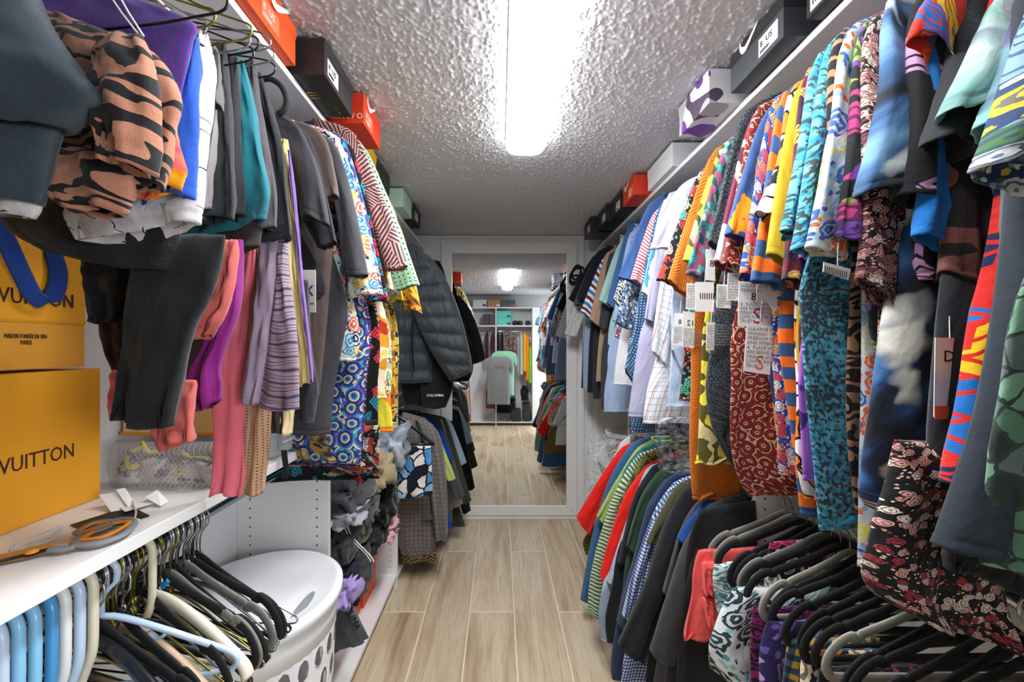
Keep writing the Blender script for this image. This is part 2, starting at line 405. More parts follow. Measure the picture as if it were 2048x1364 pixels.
# popcorn ceiling: a finely displaced sheet
def ceiling():
    x0, x1 = ROOML, ROOMR; rs = np.random.RandomState(3)
    ys = np.r_[np.arange(BACK, .8, .03), np.arange(.8, 1.9, .0042), np.arange(1.9, D, .0060), D]; xs = np.arange(x0, x1+.005, .0044)
    g = rs.rand(len(ys), len(xs))
    def sm(a): return (a+np.roll(a, 1, 0)+np.roll(a, -1, 0)+np.roll(a, 1, 1)+np.roll(a, -1, 1))/5
    b = sm(g); h = np.clip((b*.6+g*.4-.50)*3.2, 0, 1)*.0062
    XX, YY = np.meshgrid(xs, ys); jit = .0018*(rs.rand(2, *XX.shape)-.5)
    V = np.stack([XX+jit[0], YY+jit[1], CEIL-h], -1).reshape(-1, 3); ny, nx = g.shape
    i = (np.arange(ny-1)[:, None]*nx+np.arange(nx-1)).ravel(); Fc = np.stack([i, i+nx, i+nx+1, i+1], 1)
    me = bpy.data.meshes.new('ceiling'); me.vertices.add(len(V)); me.vertices.foreach_set('co', V.ravel())
    me.loops.add(Fc.size); me.loops.foreach_set('vertex_index', Fc.ravel().astype(np.int32))
    me.polygons.add(len(Fc)); me.polygons.foreach_set('loop_start', np.arange(0, Fc.size, 4, dtype=np.int32))
    me.polygons.foreach_set('use_smooth', np.ones(len(Fc), bool)); me.materials.append(M_CEIL); me.update(calc_edges=True); me.validate()
    o = bpy.data.objects.new('ceiling', me); C.objects.link(o); o['kind'] = 'structure'
ceiling()
fl = struct('floor', MB().box(ROOML, ROOMR, BACK, D, -.04, -.0012), M_GROUT)
PW, PLEN = .236, 1.2
for k in range(-5, 6):
    xa = .075+k*PW; xb = xa+PW
    off = 2.674 if k % 2 == 0 else 2.07
    for j in range(-3, 2):
        ya = off+j*PLEN; yb = ya+PLEN
        X0, X1, Y0, Y1 = max(xa, ROOML), min(xb, ROOMR), max(ya, BACK), min(yb, D)
        if X1-X0 < .01 or Y1-Y0 < .01: continue
        MB().box(X0+.0028, X1-.0028, Y0+.0028, Y1-.0028, -.012, 0, .001).obj('floor_plank', M_FLOOR, fl)
struct('baseboard_far', MB().box(-.60, .66, D-.016, D, 0, .03, .002), M_TRIM)
struct('trim_1', MB().box(.668, .684, D-.02, D, 0, CEIL-.02, .002), M_TRIM)
struct('trim_2', MB().box(ROOML, ROOMR, D-.012, D, CEIL-.03, CEIL-.008, .002), M_WALL)
# ---- mirror
def mirror():
    r = empty('wall_mirror', (.03, D-.02, .035), 'tall white-framed wall mirror on the far wall reflecting the closet', 'mirror')
    x0, x1, z0, z1 = -.475, .622, .036, 2.245; i0, i1, j0, j1 = -.388, .539, .11, 2.160; y0, y1 = D-.026, D-.001
    def bar(q):
        m = MB(); V = [(x, y0, z) for x, z in q]+[(x, y1, z) for x, z in q]
        m.add(V, [(0, 1, 2, 3), (7, 6, 5, 4), (0, 4, 5, 1), (1, 5, 6, 2), (2, 6, 7, 3), (3, 7, 4, 0)]); return m
    g = .0008
    bar([(x0, z1), (x1, z1), (i1, j1+g), (i0, j1+g)]).obj('frame_rail', M_TRIM, r)
    bar([(x0, z0), (i0, j0-g), (i1, j0-g), (x1, z0)]).obj('frame_rail', M_TRIM, r)
    bar([(x0, z0+g), (x0, z1-g), (i0-g, j1), (i0-g, j0)]).obj('frame_stile', M_TRIM, r)
    bar([(x1, z0+g), (i1+g, j0), (i1+g, j1), (x1, z1-g)]).obj('frame_stile', M_TRIM, r)
    for x, z in ((-.44, 2.19), (.585, 2.19), (.585, .075), (-.44, .075), (.59, 1.2)):
        MB().sweep([(x, y0-.001, z), (x, y0+.002, z)], .004, up=(1, 0, 0)).obj('screw_head', M_GREYINK, r)
    N = NT('mirror_glass'); N.b.inputs['Base Color'].default_value = (.86, .88, .87, 1); N.b.inputs['Metallic'].default_value = 1; N.b.inputs['Roughness'].default_value = .015
    MB().box(i0-.004, i1+.004, D-.014, D-.009, j0-.004, j1+.004).obj('glass', N.m, r)
    MB().box(i0-.004, i1+.004, D-.0085, D-.002, j0-.004, j1+.004).obj('backing', M_INK, r)
mirror()
# ---- ceiling lamp
def lamp():
    r = empty('ceiling_light', (.109, 1.065, CEIL), 'long white wraparound ceiling light running down the aisle', 'ceiling light')
    x0, x1, y0, y1 = .028, .190, .43, 1.70
    N = NT('lit_diffuser'); N.b.inputs['Base Color'].default_value = (1, 1, 1, 1); N.b.inputs['Emission Color'].default_value = (.97, .985, 1, 1); N.b.inputs['Emission Strength'].default_value = LAMP
    n = 16; V = []; Fc = []; xc = (x0+x1)/2; hw = (x1-x0)/2
    for y in (y0+.012, y1-.012):
        for k in range(n+1):
            a = math.pi*k/n; ca, sa = math.cos(a), math.sin(a)
            V.append((xc+hw*math.copysign(abs(ca)**.55, ca), y, CEIL-.012-.058*sa**.6))
    for k in range(n): Fc.append((k, k+1, n+2+k, n+1+k))
    N2 = NT('lit_diffuser_edge'); N2.b.inputs['Base Color'].default_value = (1, 1, 1, 1); N2.b.inputs['Emission Color'].default_value = (.97, .985, 1, 1); N2.b.inputs['Emission Strength'].default_value = 4.0
    mobj('diffuser', V, Fc, None, r, True, mats=[N.m, N2.m], mi=[1 if k < 4 or k >= n-4 else 0 for k in range(n)])
    capm = plain('lamp_end_white', '#ededed', .5)
    for ya, yb in ((y0, y0+.014), (y1-.014, y1)):
        V = []; m = n+1
        for y in (ya, yb):
            for k in range(m):
                a = math.pi*k/n; ca, sa = math.cos(a), math.sin(a)
                V.append((xc+(hw+.002)*math.copysign(abs(ca)**.55, ca), y, CEIL-.011-.061*sa**.6))
        Fc = [(k, k+1, m+k+1, m+k) for k in range(n)]+[tuple(range(m)), tuple(range(m, 2*m))[::-1], (0, m, 2*m-1, m-1)]
        mobj('end_cap', V, Fc, N2.m if ya > 1 else capm, r, False)
    MB().box(x0-.004, x1+.004, y0, y1, CEIL-.012, CEIL-.004, .002).obj('mounting_plate', capm, r)
lamp()
# ================================================= CLOSET SHELVING
def holes(parent, x_list, y, z0, z1, face='y'):
    m = MB(); z = z0
    while z < z1:
        for x in x_list:
            n = 8; r = .0032
            if face == 'y': V = [(x+r*math.cos(k*.785), y, z+r*math.sin(k*.785)) for k in range(n)]
            else: V = [(y, x+r*math.cos(k*.785), z+r*math.sin(k*.785)) for k in range(n)]
            m.add(V, [tuple(range(n))])
        z += .032
    o = m.obj('shelf_pin_hole', M_HOLE, parent); o['kind'] = 'stuff'
LF, RF = -.60, .776
def left_unit():
    r = empty('closet_shelving', (-.76, 1.3, 0), 'white melamine closet shelving along the left wall with open shelves and rods', 'shelving')
    def bx(n, *a, m=M_WHITE, b=.0015): return MB().box(*a, b).obj(n, m, r)
    bx('top_shelf', ROOML, LF, BACK, D-.01, 2.176, 2.196)
    bx('middle_shelf', ROOML, LF, BACK, 1.362, 1.078, 1.102)
    for y in (1.364, 2.28): bx('side_panel', ROOML, LF, y, y+.019, 0, 1.12)
    bx('side_panel', ROOML, LF, D-.03, D-.011, 0, 2.175)
    for z in (.08, .45, .786, 1.12): bx('shelf', ROOML, LF-.001, 1.384, 2.279, z-.02, z)
    bx('toe_kick', LF-.05, LF-.035, 1.384, 2.279, 0, .058)
    bx('shelf', ROOML, LF-.001, 2.30, D-.032, .04, .06)
    bx('middle_shelf', ROOML, LF-.03, 2.30, D-.032, 1.10, 1.12)
    holes(r, (-.874, -.640), 1.3636, .14, 1.06); holes(r, (-.64,), 2.2796, .12, 1.06); holes(r, (-.87,), 2.2796, .12, 1.06)
    for ya, yb, z in ((BACK, D-.03, 2.095), (BACK, 1.36, 1.026), (2.30, D-.03, .985)):
        MB().sweep([(-.68, ya, z), (-.68, yb, z)], .013, n=14, up=(1, 0, 0)).obj('hanging_rod', M_CHROME, r, True)
    for y in (-.4, .6, 1.35, 1.40, 2.26, 2.32, 3.14):
        MB().box(-.70, -.66, y, y+.006, 2.07, 2.176).obj('rod_bracket', M_CHROME, r)
    MB().box(-.694, -.666, 1.352, 1.3635, 1.005, 1.078).obj('rod_bracket', M_CHROME, r)
left_unit()
def right_unit():
    r = empty('closet_shelving', (.95, 1.3, 0), 'white melamine closet shelving along the right wall above the patterned shirts', 'shelving')
    def bx(n, *a, m=M_WHITE, b=.0015): return MB().box(*a, b).obj(n, m, r)
    bx('top_shelf', RF, ROOMR, .02, D-.01, 2.176, 2.196)
    for y in (.02, 1.187, 2.35): bx('side_panel', RF, ROOMR, y, y+.019, 0, 1.06 if y > .1 else 2.175)
    bx('side_panel', RF-.02, ROOMR, D-.04, D-.021, 0, 2.175)
    bx('shelf', RF, ROOMR, 2.37, D-.041, .50, .52)
    holes(r, (.806, .99), 1.1866, .5, 1.1); holes(r, (.80, .97), D-.0405, .6, 1.3)
    for ya, yb, z in ((.04, D-.04, 2.095), (.04, 2.35, 1.00)):
        MB().sweep([(.84, ya, z), (.84, yb, z)], .013, n=14, up=(1, 0, 0)).obj('hanging_rod', M_CHROME, r, True)
    for y in (-.08, 1.18, 1.21, 2.34, 2.38, 3.13):
        MB().box(.82, .86, y, y+.006, 2.07, 2.176).obj('rod_bracket', M_CHROME, r)
right_unit()
def VB(px, py, Y):
    d = 2*D-Y; return (px-VX)/F*d, CZ+(VY-py)/F*d
def back_unit():
    r = empty('closet_shelving', (.0, -.6, 0), 'white shelving across the back of the closet, seen only in the mirror', 'shelving')
    def bx(n, *a, m=M_WHITE, b=.0015): return MB().box(*a, b).obj(n, m, r)
    bx('shelf', -.60, .775, BACK, -.49, 2.06, 2.08); bx('shelf', -.60, .58, BACK, -.49, 1.74, 1.76)
    for x in (-.60, -.08, .565): bx('side_panel', x, x+.018, BACK, -.49, 0, 2.06)
    bx('shelf', -.60, .58, BACK, -.49, .05, .07)
    MB().sweep([(-.58, -.62, 1.66), (.565, -.62, 1.66)], .013, n=12, up=(0, 0, 1)).obj('hanging_rod', M_CHROME, r, True)
back_unit()
# ================================================= SHOE BOXES
def swoosh(parent, o, xd, yd, s, mat, name='logo'):
    top = [(0, .32), (.06, .1), (.16, .02), (.3, .03), (1, .42)]; bot = [(.36, -.09), (.2, -.16), (.07, -.12), (-.02, .05), (-.02, .2)]
    pts = cr(top, np.linspace(0, 4, 14)).tolist()+cr([(1, .42)]+bot+[(0, .32)], np.linspace(0, 6, 22)[1:-1]).tolist()
    xd = np.array(xd); yd = np.array(yd); nd = np.cross(xd, yd); n = len(pts); V = []
    for e in (.0003, .0012):
        for a, b in pts: V.append(np.array(o)+s*a*xd+s*b*yd+nd*e)
    return mobj(name, V, [tuple(range(n)), tuple(range(n, 2*n))]+[(i, (i+1) % n, n+(i+1) % n, n+i) for i in range(n)], mat, parent, False)
XD = {'L': ((0, 1, 0), (0, 0, 1)), 'R': ((0, -1, 0), (0, 0, 1)), 'F': ((1, 0, 0), (0, 0, 1))}
def shoebox(label, x0, x1, y0, y1, z0, z1, body, lid, side='L', sticker=None, logo=None, group='shoe boxes stored on the top shelves', extra=None, lidh=.035, rz=0, laby=.02):
    r = empty('shoe_box', ((x0+x1)/2, (y0+y1)/2, z0), label, 'box', group)
    MB().box(x0+.002, x1-.002, y0+.002, y1-.002, z0, z1-.004, .001).obj('box_body', body, r)
    MB().box(x0, x1, y0, y1, z1-lidh, z1, .002).obj('lid', lid, r)
    xf = x1 if side == 'L' else x0; sg = 1 if side == 'L' else -1; fx = (xf-.002*sg)+.0006*sg
    ym = (y0+y1)/2; h = z1-z0
    if sticker:
        w_ = .075; ya = y0+laby
        MB().box(min(fx, fx+.0006*sg), max(fx, fx+.0006*sg), ya, ya+w_, z0+.012, z0+.012+min(.05, h-.055)).obj('size_label', sticker[0], r)
        sx = XD[side]; o0 = (fx+.001*sg, ya+.006 if side == 'L' else ya+w_-.006, z0+.018)
        text('8  US', .022, sticker[1], (o0[0], o0[1], o0[2]+.018), *sx, r); text('IIIIIIIIIIII', .012, sticker[1], o0, *sx, r)
    if logo == 'swoosh_front':
        swoosh(r, (xf+.0005*sg, ym-.06*sg, z1-lidh*.55), *XD[side], .11, M_PAPER)
    if extra: extra(r, fx, sg)
    r.rotation_euler = (0, 0, rz); return r
cO = plain('orange_card', '#f2591c', .5); cR = plain('red_card', '#e8401f', .5); cB = plain('black_card', '#2c2d31', .5); cB2 = plain('charcoal_card', '#4a4e55', .45)
cW = plain('white_box_card', '#e6e7ea', .5); cM = plain('mint_card', '#bfe3cc', .5); cG = plain('gold_card', '#e8a81e', .45); cY = plain('yellow_card', '#e6b62a', .5)
cK = plain('kraft_card', '#b58b59', .6); cT = plain('teal_card', '#4fc7bb', .5); cP = plain('plum_card', '#3a2a44', .5); cMag = plain('burgundy_card', '#7a2150', .5)
wht = (M_PAPER, M_INK); ors = (plain('orange_sticker', '#f7825a', .5), M_PAPER)
def sw_bottom(r, fx, sg): pass
def lidwave(r, fx, sg):
    swoosh(r, (fx+.003*sg, .93, 2.285), (0, 1, 0), (0, 0, 1), .13, M_PAPER)
ZS = 2.197
shoebox('large orange shoe box with white sticker, nearest on the left top shelf', -.90, -.571, .78, 1.095, ZS, 2.306, cO, cO, 'L', ors, None, laby=.155, extra=lambda r, fx, sg: swoosh(r, (fx+.003, .965, 2.285), (0, 1, 0), (0, 0, 1), .12, M_PAPER))
def blk_txt(r, fx, sg):
    text('III', .05, plain('gold_ink', '#b58f3c', .3, .6), (-.60, 1.20, ZS-.0012), (0, 1, 0), (1, 0, 0), r)
    text('CO. 84', .016, plain('gold_ink', '#b58f3c', .3, .6), (-.545, 1.27, ZS-.0012), (0, 1, 0), (1, 0, 0), r)
shoebox('black shoe box with gold lettering overhanging the left top shelf', -.85, -.505, 1.125, 1.34, ZS, 2.304, cB, cB, 'L', wht, None, extra=blk_txt)
def red_txt(r, fx, sg):
    text('IIIIII / / / O', .028, M_PAPER, (-.60, 1.366+.0005, 2.21), (1, 0, 0), (0, 0, 1), r)
shoebox('bright red-orange shoe box beyond the black one on the left top shelf', -.80, -.478, 1.37, 1.56, ZS, 2.303, cR, cR, 'L', ors, 'swoosh_front', extra=red_txt)
shoebox('thin yellow shoe box wedged on the left top shelf above the palm print shirt', -.88, -.575, 1.62, 1.82, ZS, 2.298, cY, cY)
shoebox('black shoe box behind the yellow one on the left top shelf', -.88, -.575, 1.84, 2.04, ZS, 2.296, cB, cB)
shoebox('pale mint green shoe box on the left top shelf', -.89, -.546, 2.20, 2.42, ZS, 2.302, cM, cM, 'L', None, None)
shoebox('black shoe box last on the left top shelf, next to the mint one', -.88, -.532, 2.43, 2.62, ZS, 2.298, cB, cB, 'L', wht)
# boxes on the left shelf that only the mirror shows well
# right shelf
def a_logo(r, fx, sg):
    text('A', .06, M_PAPER, (fx+.0012*sg, .905, 2.150+.055), (0, -1, 0), (0, 0, 1), r)
shoebox('black shoe box with white size sticker reading 11, nearest on the right shelf', .735, 1.10, .68, .94, ZS, 2.305, cB, cB, 'R', None, None,
        extra=lambda r, fx, sg: (MB().box(fx-.0008, fx, .78, .925, ZS+.008, ZS+.07).obj('size_label', M_PAPER, r), text('11', .045, M_INK, (fx-.001, .865, ZS+.02), (0, -1, 0), (0, 0, 1), r), text('IIIIII', .03, M_INK, (fx-.001, .92, ZS+.02), (0, -1, 0), (0, 0, 1), r)))
shoebox('long charcoal shoe box leaning towards the aisle on the right shelf', .715, 1.08, .985, 1.215, ZS, 2.307, cB2, cB, 'R', wht, 'swoosh_front')
camo = None
def camomat():
    N = NT('purple_camouflage_card'); tc = N.n('TexCoord').outputs['Object']
    a = N.n('TexNoise', i_Scale=9.0, i_Detail=.3); N.l(tc, a.inputs[0])
    m = N.n('Mapping'); m.inputs['Location'].default_value = (3, 5, 9); N.l(tc, m.inputs[0]); b = N.n('TexNoise', i_Scale=8.0, i_Detail=.3); N.l(m.outputs[0], b.inputs[0])
    c = N.ramp(a.outputs[0], ('#5b4d63', '#e9e7ef', '#e9e7ef', '#7a3fa6'), pos=(0, .40, .5, .585))
    c2 = N.ramp(b.outputs[0], ('#000000', '#ffffff'), pos=(0, .60)); c = N.mix(c2, c, '#bcbcc0')
    N.l(c, N.b.inputs['Base Color']); N.b.inputs['Roughness'].default_value = .4; return N.m
camo = camomat()
shoebox('white shoe box with purple and grey camouflage blobs on the right shelf', .672, 1.0, 1.255, 1.468, ZS, 2.307, camo, camo, 'R', None, None)
shoebox('plain white shoe box on the right shelf beyond the camouflage box', .75, 1.08, 1.70, 1.985, ZS, 2.300, cW, cW, 'R', None, None, lidh=.04)
shoebox('bright red shoe box on the right shelf', .695, 1.02, 2.02, 2.21, ZS, 2.300, cR, cR, 'R', ors, 'swoosh_front')
shoebox('first black shoe box past the red one on the right shelf', .69, 1.02, 2.23, 2.43, ZS, 2.300, cB, cB, 'R', wht)
shoebox('middle black shoe box of three past the red one on the right shelf', .665, 1.0, 2.45, 2.66, ZS, 2.298, cB, cB, 'R', wht)
shoebox('black shoe box at the far end of the right shelf beside the mirror', .625, .98, 2.70, 2.90, ZS, 2.299, cB, cB, 'R', wht)
# seen in the mirror: boxes over the back shelves
def bbox(label, px0, px1, h, z, m1, st=None, Yf=-.49, group='boxes on the back shelving'):
    a = VB(px0, 0, Yf)[0]; b = VB(px1, 0, Yf)[0]; r = empty('shoe_box', ((a+b)/2, Yf-.15, z), label, 'box', group)
    MB().box(a, b, Yf-.29, Yf-.012, z, z+h-.003, .001).obj('box_body', m1, r); MB().box(a-.002, b+.002, Yf-.292, Yf-.01, z+h-.035, z+h, .002).obj('lid', m1, r)
    if st: MB().box(b-.07, b-.012, Yf-.0118, Yf-.0105, z+.015, z+.05).obj('size_label', st, r)
bbox('white shoe box on the back shelving top, reflected in the mirror', 946, 973, .13, 2.081, cW, M_INK)
bbox('brown kraft shoe box on the back shelving top, reflected in the mirror', 975, 1001, .13, 2.081, cK, M_PAPER)
bbox('grey shoe box with red mark on the back shelving top, reflected in the mirror', 1003, 1030, .12, 2.081, cB2, cR)
bbox('lower teal shoe box of the stack in the mirror', 994, 1022, .125, 1.761, cT, M_INK)
bbox('upper teal shoe box of the stack in the mirror', 994, 1022, .125, 1.888, cT, M_INK)
bbox('dark plum storage box left of the teal boxes in the mirror', 966, 978, .2, 1.761, cP)
bbox('dark plum storage box touching the white divider in the mirror', 979, 990, .2, 1.761, cP)
bbox('low black shoe box at the foot of the back shelving in the mirror', 1023, 1042, .2, .071, cB)
bbox('tall black shoe box against the right divider in the mirror', 1046, 1060, .30, .071, cB)
bbox('burgundy box low on the back shelving in the mirror', 972, 989, .3, .30, cMag)
# ================================================= GARMENTS ON RODS
RODZ = 2.095
SEED = [0]
def hooks(side, Y, z_neck, mat, rz=RODZ, Xr=None):
    pass
def garment(name, label, cat, Y, mat, side='R', sh=None, cl=None, cr_=None, mids=(), low=None, hem=None, smat=None, th=.028, group=None, fold=.008, t=0.0, collar=None, xr=None, quilt=0, sw=None, rodx=None, lowth=None, nobody=False, k=2.5, bodyin=.03):
    """sh: shoulder tip px; cl/cr_: cuff corners (aisle side first); mids: [(lx,ly,rx,ry)] between;
    low: aisle-side edge of the body below the arm, [(x,y[,x2[,y2]])] in px down to the hem."""
    SEED[0] += 1; sd = SEED[0]; s = 1 if side == 'R' else -1
    rx = rodx if rodx is not None else (.84 if side == 'R' else -.68); far = rx+s*.205
    if side == 'R': far = min(far, 1.085)
    else: far = max(far, -.885)
    def wp(x, y):
        a = W(x, y, Y, t, rx); return a[0], a[2]
    zt = None
    if sh: zt = wp(*sh)[1]
    elif low: zt = wp(low[0][0], low[0][1])[1]
    r = empty(name, (rx, Y, (zt or 1.9)), label, cat, group)
    # neck height above the shoulder tip
    if sh:
        sx, sz = wp(*sh); nz = sz+.055
        clp = wp(*cl); crp = wp(*cr_); wc = math.dist(clp, crp)
        ins = s*max(.07, wc*.8)
        st = [(rx-s*.075, nz+.004, rx-s*.07, nz-.05, .012), (sx+s*.05, sz+.030, sx+s*.10, sz-.07, .026), (sx+s*.004, sz-.012, sx+ins, sz-.14, .03)]
        for m in mids: a = wp(m[0], m[1]); b = wp(m[2], m[3]); st.append((a[0], a[1], b[0], b[1], th*1.05))
        if not mids:
            st.append(((sx*.45+clp[0]*.55), sz*.45+clp[1]*.55, (sx+ins)*.45+crp[0]*.55, (sz-.12)*.45+crp[1]*.55, th))
        st.append((clp[0], clp[1], crp[0], crp[1], th*1.1))
        cloth('sleeve', st, Y-.012, th, smat or mat, r, t, rx, nu=22, nv=16, fold=fold*.5, k=1.6, seed=sd, cap=.5, quilt=quilt)
        # far sleeve, tucked by the wall
        fs = []
        for q in st[1:]:
            fx = lambda x: (min(2*rx-x, 1.10) if side == 'R' else max(2*rx-x, -.90))
            a, b = fx(q[0]), fx(q[2]); a = b+s*max(.03, abs(a-b)*.5) if abs(a-b) < .03 else a
            if side == 'R': a = min(a, 1.105); b = min(b, a-.03)
            else: a = max(a, -.905); b = max(b, a+.03)
            fs.append((b, q[3], a, q[1], q[4]*.9))
        cloth('sleeve', fs, Y+.004, th, smat or mat, r, t, rx, nu=14, nv=10, fold=.004, seed=sd+50, cap=.5)
    if not nobody:
        bs = []
        if sh:
            bs.append((rx-s*.085, nz-.004, rx+s*.085, nz-.004, .014)); bs.append((sx+s*.025, sz-.02, far-s*.02, sz-.02, .03))
            bs.append((sx+s*(.03+bodyin), sz-.16, far, sz-.16, th))
        for q in (low or []):
            a = wp(q[0], q[1])
            if len(q) > 2: b = wp(q[2], q[3] if len(q) > 3 else q[1])
            else: b = (far, a[1])
            bs.append((a[0], a[1], b[0], b[1], lowth or th*1.1))
        if low is None:
            hz = wp(0, hem)[1] if hem else sz-.62
            bs.append((sx+s*(.05+bodyin), hz, far, hz, th*1.15))
        bs2 = [bs[0]]
        for q in bs[1:]:
            if (bs2[-1][1]+bs2[-1][3])/2-(q[1]+q[3])/2 > .015: bs2.append(q)
        if len(bs2) > 1: cloth('body', bs2, Y+.006, th, mat, r, t, rx, nu=30, nv=22, fold=fold, seed=sd+9, k=k, quilt=quilt)
    if sh and collar is not False:
        m = MB(); n = 24; P = []
        for i in range(n):
            a = 2*math.pi*i/n; x = rx+.085*math.cos(a); P.append((x, Y+.022*math.sin(a)+(x-rx)*t, nz+.006-.028*(math.sin(a) < 0)*(-math.sin(a))))
        m.sweep(P, .007, .004, 6, up=(0, 0, 1), closed=True); m.obj('neckband', collar or mat, r, True)
    return r
def drape(name, label, cat, Y, mat, pieces, group=None, th=.026, t=0.0, rx=0.0, fold=.008, k=2.0, nu=30, nv=24, parts=None, **kw):
    """free hanging thing from px stations: pieces = list of [(lx,ly,rx,ry[,th])...]; a piece may carry its own material"""
    SEED[0] += 1; allp = [q for p in pieces for q in (p[1] if isinstance(p, tuple) else p)]
    zs = [W(q[0], q[1], Y, t, rx)[2] for q in allp]; xs = [W(q[0], q[1], Y, t, rx)[0] for q in allp]
    r = empty(name, (sum(xs)/len(xs), Y, max(zs)), label, cat, group)
    for i, p in enumerate(pieces):
        m = mat; nm = (parts or ['fabric_panel'])[min(i, len(parts or [0])-1)] if parts else 'fabric_panel'; dy = 0
        if isinstance(p, tuple): m = p[0] or mat; dy = p[2] if len(p) > 2 else 0; p = p[1]
        st = []
        for q in p:
            a = W(q[0], q[1], Y+dy, t, rx); b = W(q[2], q[3], Y+dy, t, rx); st.append((a[0], a[2], b[0], b[2])+((q[4],) if len(q) > 4 else ()))
        cloth(nm, st, Y+dy, th, m, r, t, rx, nu=nu, nv=nv, fold=fold, k=k, seed=SEED[0]*3+i, **kw)
    return r
# ---- fabrics
f_bw = fab('dots', '#e9eaec', '#22232a', s=60); f_blk = fab('solid', '#22242a'); f_gg = fab('solid', '#6d7c7c'); f_navy = fab('solid', '#2b3140')
f_char = fab('solid', '#3b3e45'); f_wst = fab('hstripe', '#f0f0f2', '#3a8fd0', '#ffffff', '#8c2f4a', s=14); f_beige = fab('solid', '#c3a48c')
f_mint = fab('solid', '#b7ded9'); f_blue = fab('solid', '#4f78ad'); f_lblue = fab('heather', '#9fb4d8', '#b3c4e0'); f_red = fab('solid', '#d8323a')
f_squig = fab('tiger', '#dfe3e8', '#27303f', s=110); f_polo = fab('solid', '#4a6ea8'); f_pink = fab('hstripe', '#c94f66', '#f3e6ea', s=90)
f_bdots = fab('dots', '#33618f', '#e8f0f6', s=85); f_lav = fab('solid', '#b3b2cc'); f_plaidw = fab('plaid', '#eef0f4', '#8a93a8', '#b4655f', s=45)
f_wlav = fab('solid', '#e3e0f0'); f_pale = fab('plaid', '#b5c9e6', '#cfdcf0', '#a0b4d6', s=220)
f_bfl = fab('floral', '#1e1f26', '#d8553f', '#4fc2a0', '#e8c3b0', '#b8332f', '#58a58c', s=30)
f_ogeo = fab('geo', '#df8a25', '#b5521f', s=22); f_yel = fab('blobs', '#e9d23e', '#f0dd55', '#6f6a2c', '#e8d9a0', '#8c4a7a', s=11)
f_tpink = fab('mosaic', '#3f7f88', '#4fa5ab', '#c65a84', '#2d5560', '#8fb7ae', '#a84668', s=60)
f_knit = fab('rings', '#20343c', '#3d7377', '#6e4a58', '#16222a', s=63); f_mhrt = fab('blobs', '#7a2748', '#8d3355', '#e7dde2', '#6b1d3e', s=12)
f_rchev = fab('rings', '#8f2f28', '#e3c8a8', '#8a2a26', '#a33a30', '#7d221f', s=30); f_denim = fab('blobs', '#3d5f96', '#3f629a', '#44669d', '#f0a32c', '#d9403a', s=8)
f_bodots = fab('floral', '#2558b8', '#ee7a2a', '#f4f0e4', '#e4522a', '#f0b24a', s=42); f_ostr = fab('hstripe', '#f07a2c', '#46689e', s=16)
f_ofl = fab('mosaic', '#22242c', '#f3efe9', '#f0872b', '#f6f2ec', '#ef7f24', '#f3efe9', s=24); f_must = fab('solid', '#c9a92c'); f_maroon = fab('tri', '#6b2038', '#7c2a44', '#cda84e', '#3a3050', s=45)
f_purp = fab('blobs', '#7a35a8', '#b46fd0', '#5a2a86', '#d48ad8', s=9); f_mos = fab('crackle', '#4f5f66', '#3c9cc4', '#52b4d8', '#4aa9cf', '#7cc6de', s=70)
f_med = fab('floral', '#c9d9e4', '#e5d65a', '#e8672c', '#4a6fb8', '#8fb4d8', '#f1ead0', s=26); f_medr = fab('rings', '#dbe6ec', '#44a', '#d9d04a', '#cfe0ea', '#3f63ad', '#e5e0b0', s=20) if False else fab('rings', '#dbe6ec', '#4444aa', '#d9d04a', '#cfe0ea', '#3f63ad', s=20)
f_brn = fab('tiger', '#241d1c', '#b28c6a', s=60); f_blkfl = fab('floral', '#1d1a1f', '#d9a29a', '#c98d88', '#e8d7c4', '#8e5560', s=69); f_blkfl2 = fab('floral', '#2a2b30', '#c24a86', '#7a4ba8', '#93b25a', '#3b3c44', s=21)
f_tie = fab('cloud', '#1c2638', '#3f638f', '#5f88b3', '#7fa6c8', '#e8f0f0', s=14); f_tie2 = fab('cloud', '#10151f', '#1d2c4a', '#2d4f80', '#4a78a8', '#e8e6da', s=13)
f_afr = fab('tri', '#d63a2a', '#2f6fc0', '#f2c22a', '#d8342a', '#7a2a22', '#e85a2a', s=30); f_shape = fab('tri', '#1d1c20', '#1f1e22', '#26242a', '#d9c98a', '#8a8790', '#c79ac4', s=21)
f_bblue = fab('solid', '#2a7fd0'); f_dchar = fab('solid', '#2c3138'); f_bb = fab('blobs', '#33282a', '#8a5a50', '#2c2528', '#94645a', s=9)
f_patch = fab('tri', '#d8322c', '#2a78c4', '#f2c52a', '#e03a30', '#243a6a', '#d8322c', s=16); f_mgrey = fab('tiedye', '#5f7480', '#8fc0b8', '#c3dad8', '#8596a6', s=12)
f_fleece = fab('heather', '#6a6c70', '#a0a2a6'); f_slate = fab('solid', '#39434f'); f_mpur = fab('tiedye', '#4d4a6c', '#6a6592', '#8fd0cc', '#b4dcd8', s=7); f_bpr = fab('floral', '#3d5580', '#90b0c8', '#d9c44a', '#5d8a58', '#e0e6ea', s=27)
f_camo = fab('mosaic', '#4b5a52', '#6f9a82', '#8ab89c', '#3f4d46', '#7a8c8a', s=30); f_cofl = fab('floral', '#141316', '#e7b3a8', '#1a181c', '#b6454e', '#f0e0cf', '#19171b', s=78)
f_orng = fab('solid', '#f08a24'); f_plum = fab('solid', '#6d3358'); f_dgrey = fab('solid', '#50555c'); f_teal = fab('solid', '#2b8793')
G_ = garment
def shirt(label, Y, mat, sh, cl, cr_, **kw): return garment(kw.pop('name', 'shirt'), label, kw.pop('cat', 'shirt'), Y, mat, 'R', sh, cl, cr_, **kw)
RUP = 'shirts and dresses on the right upper rod'
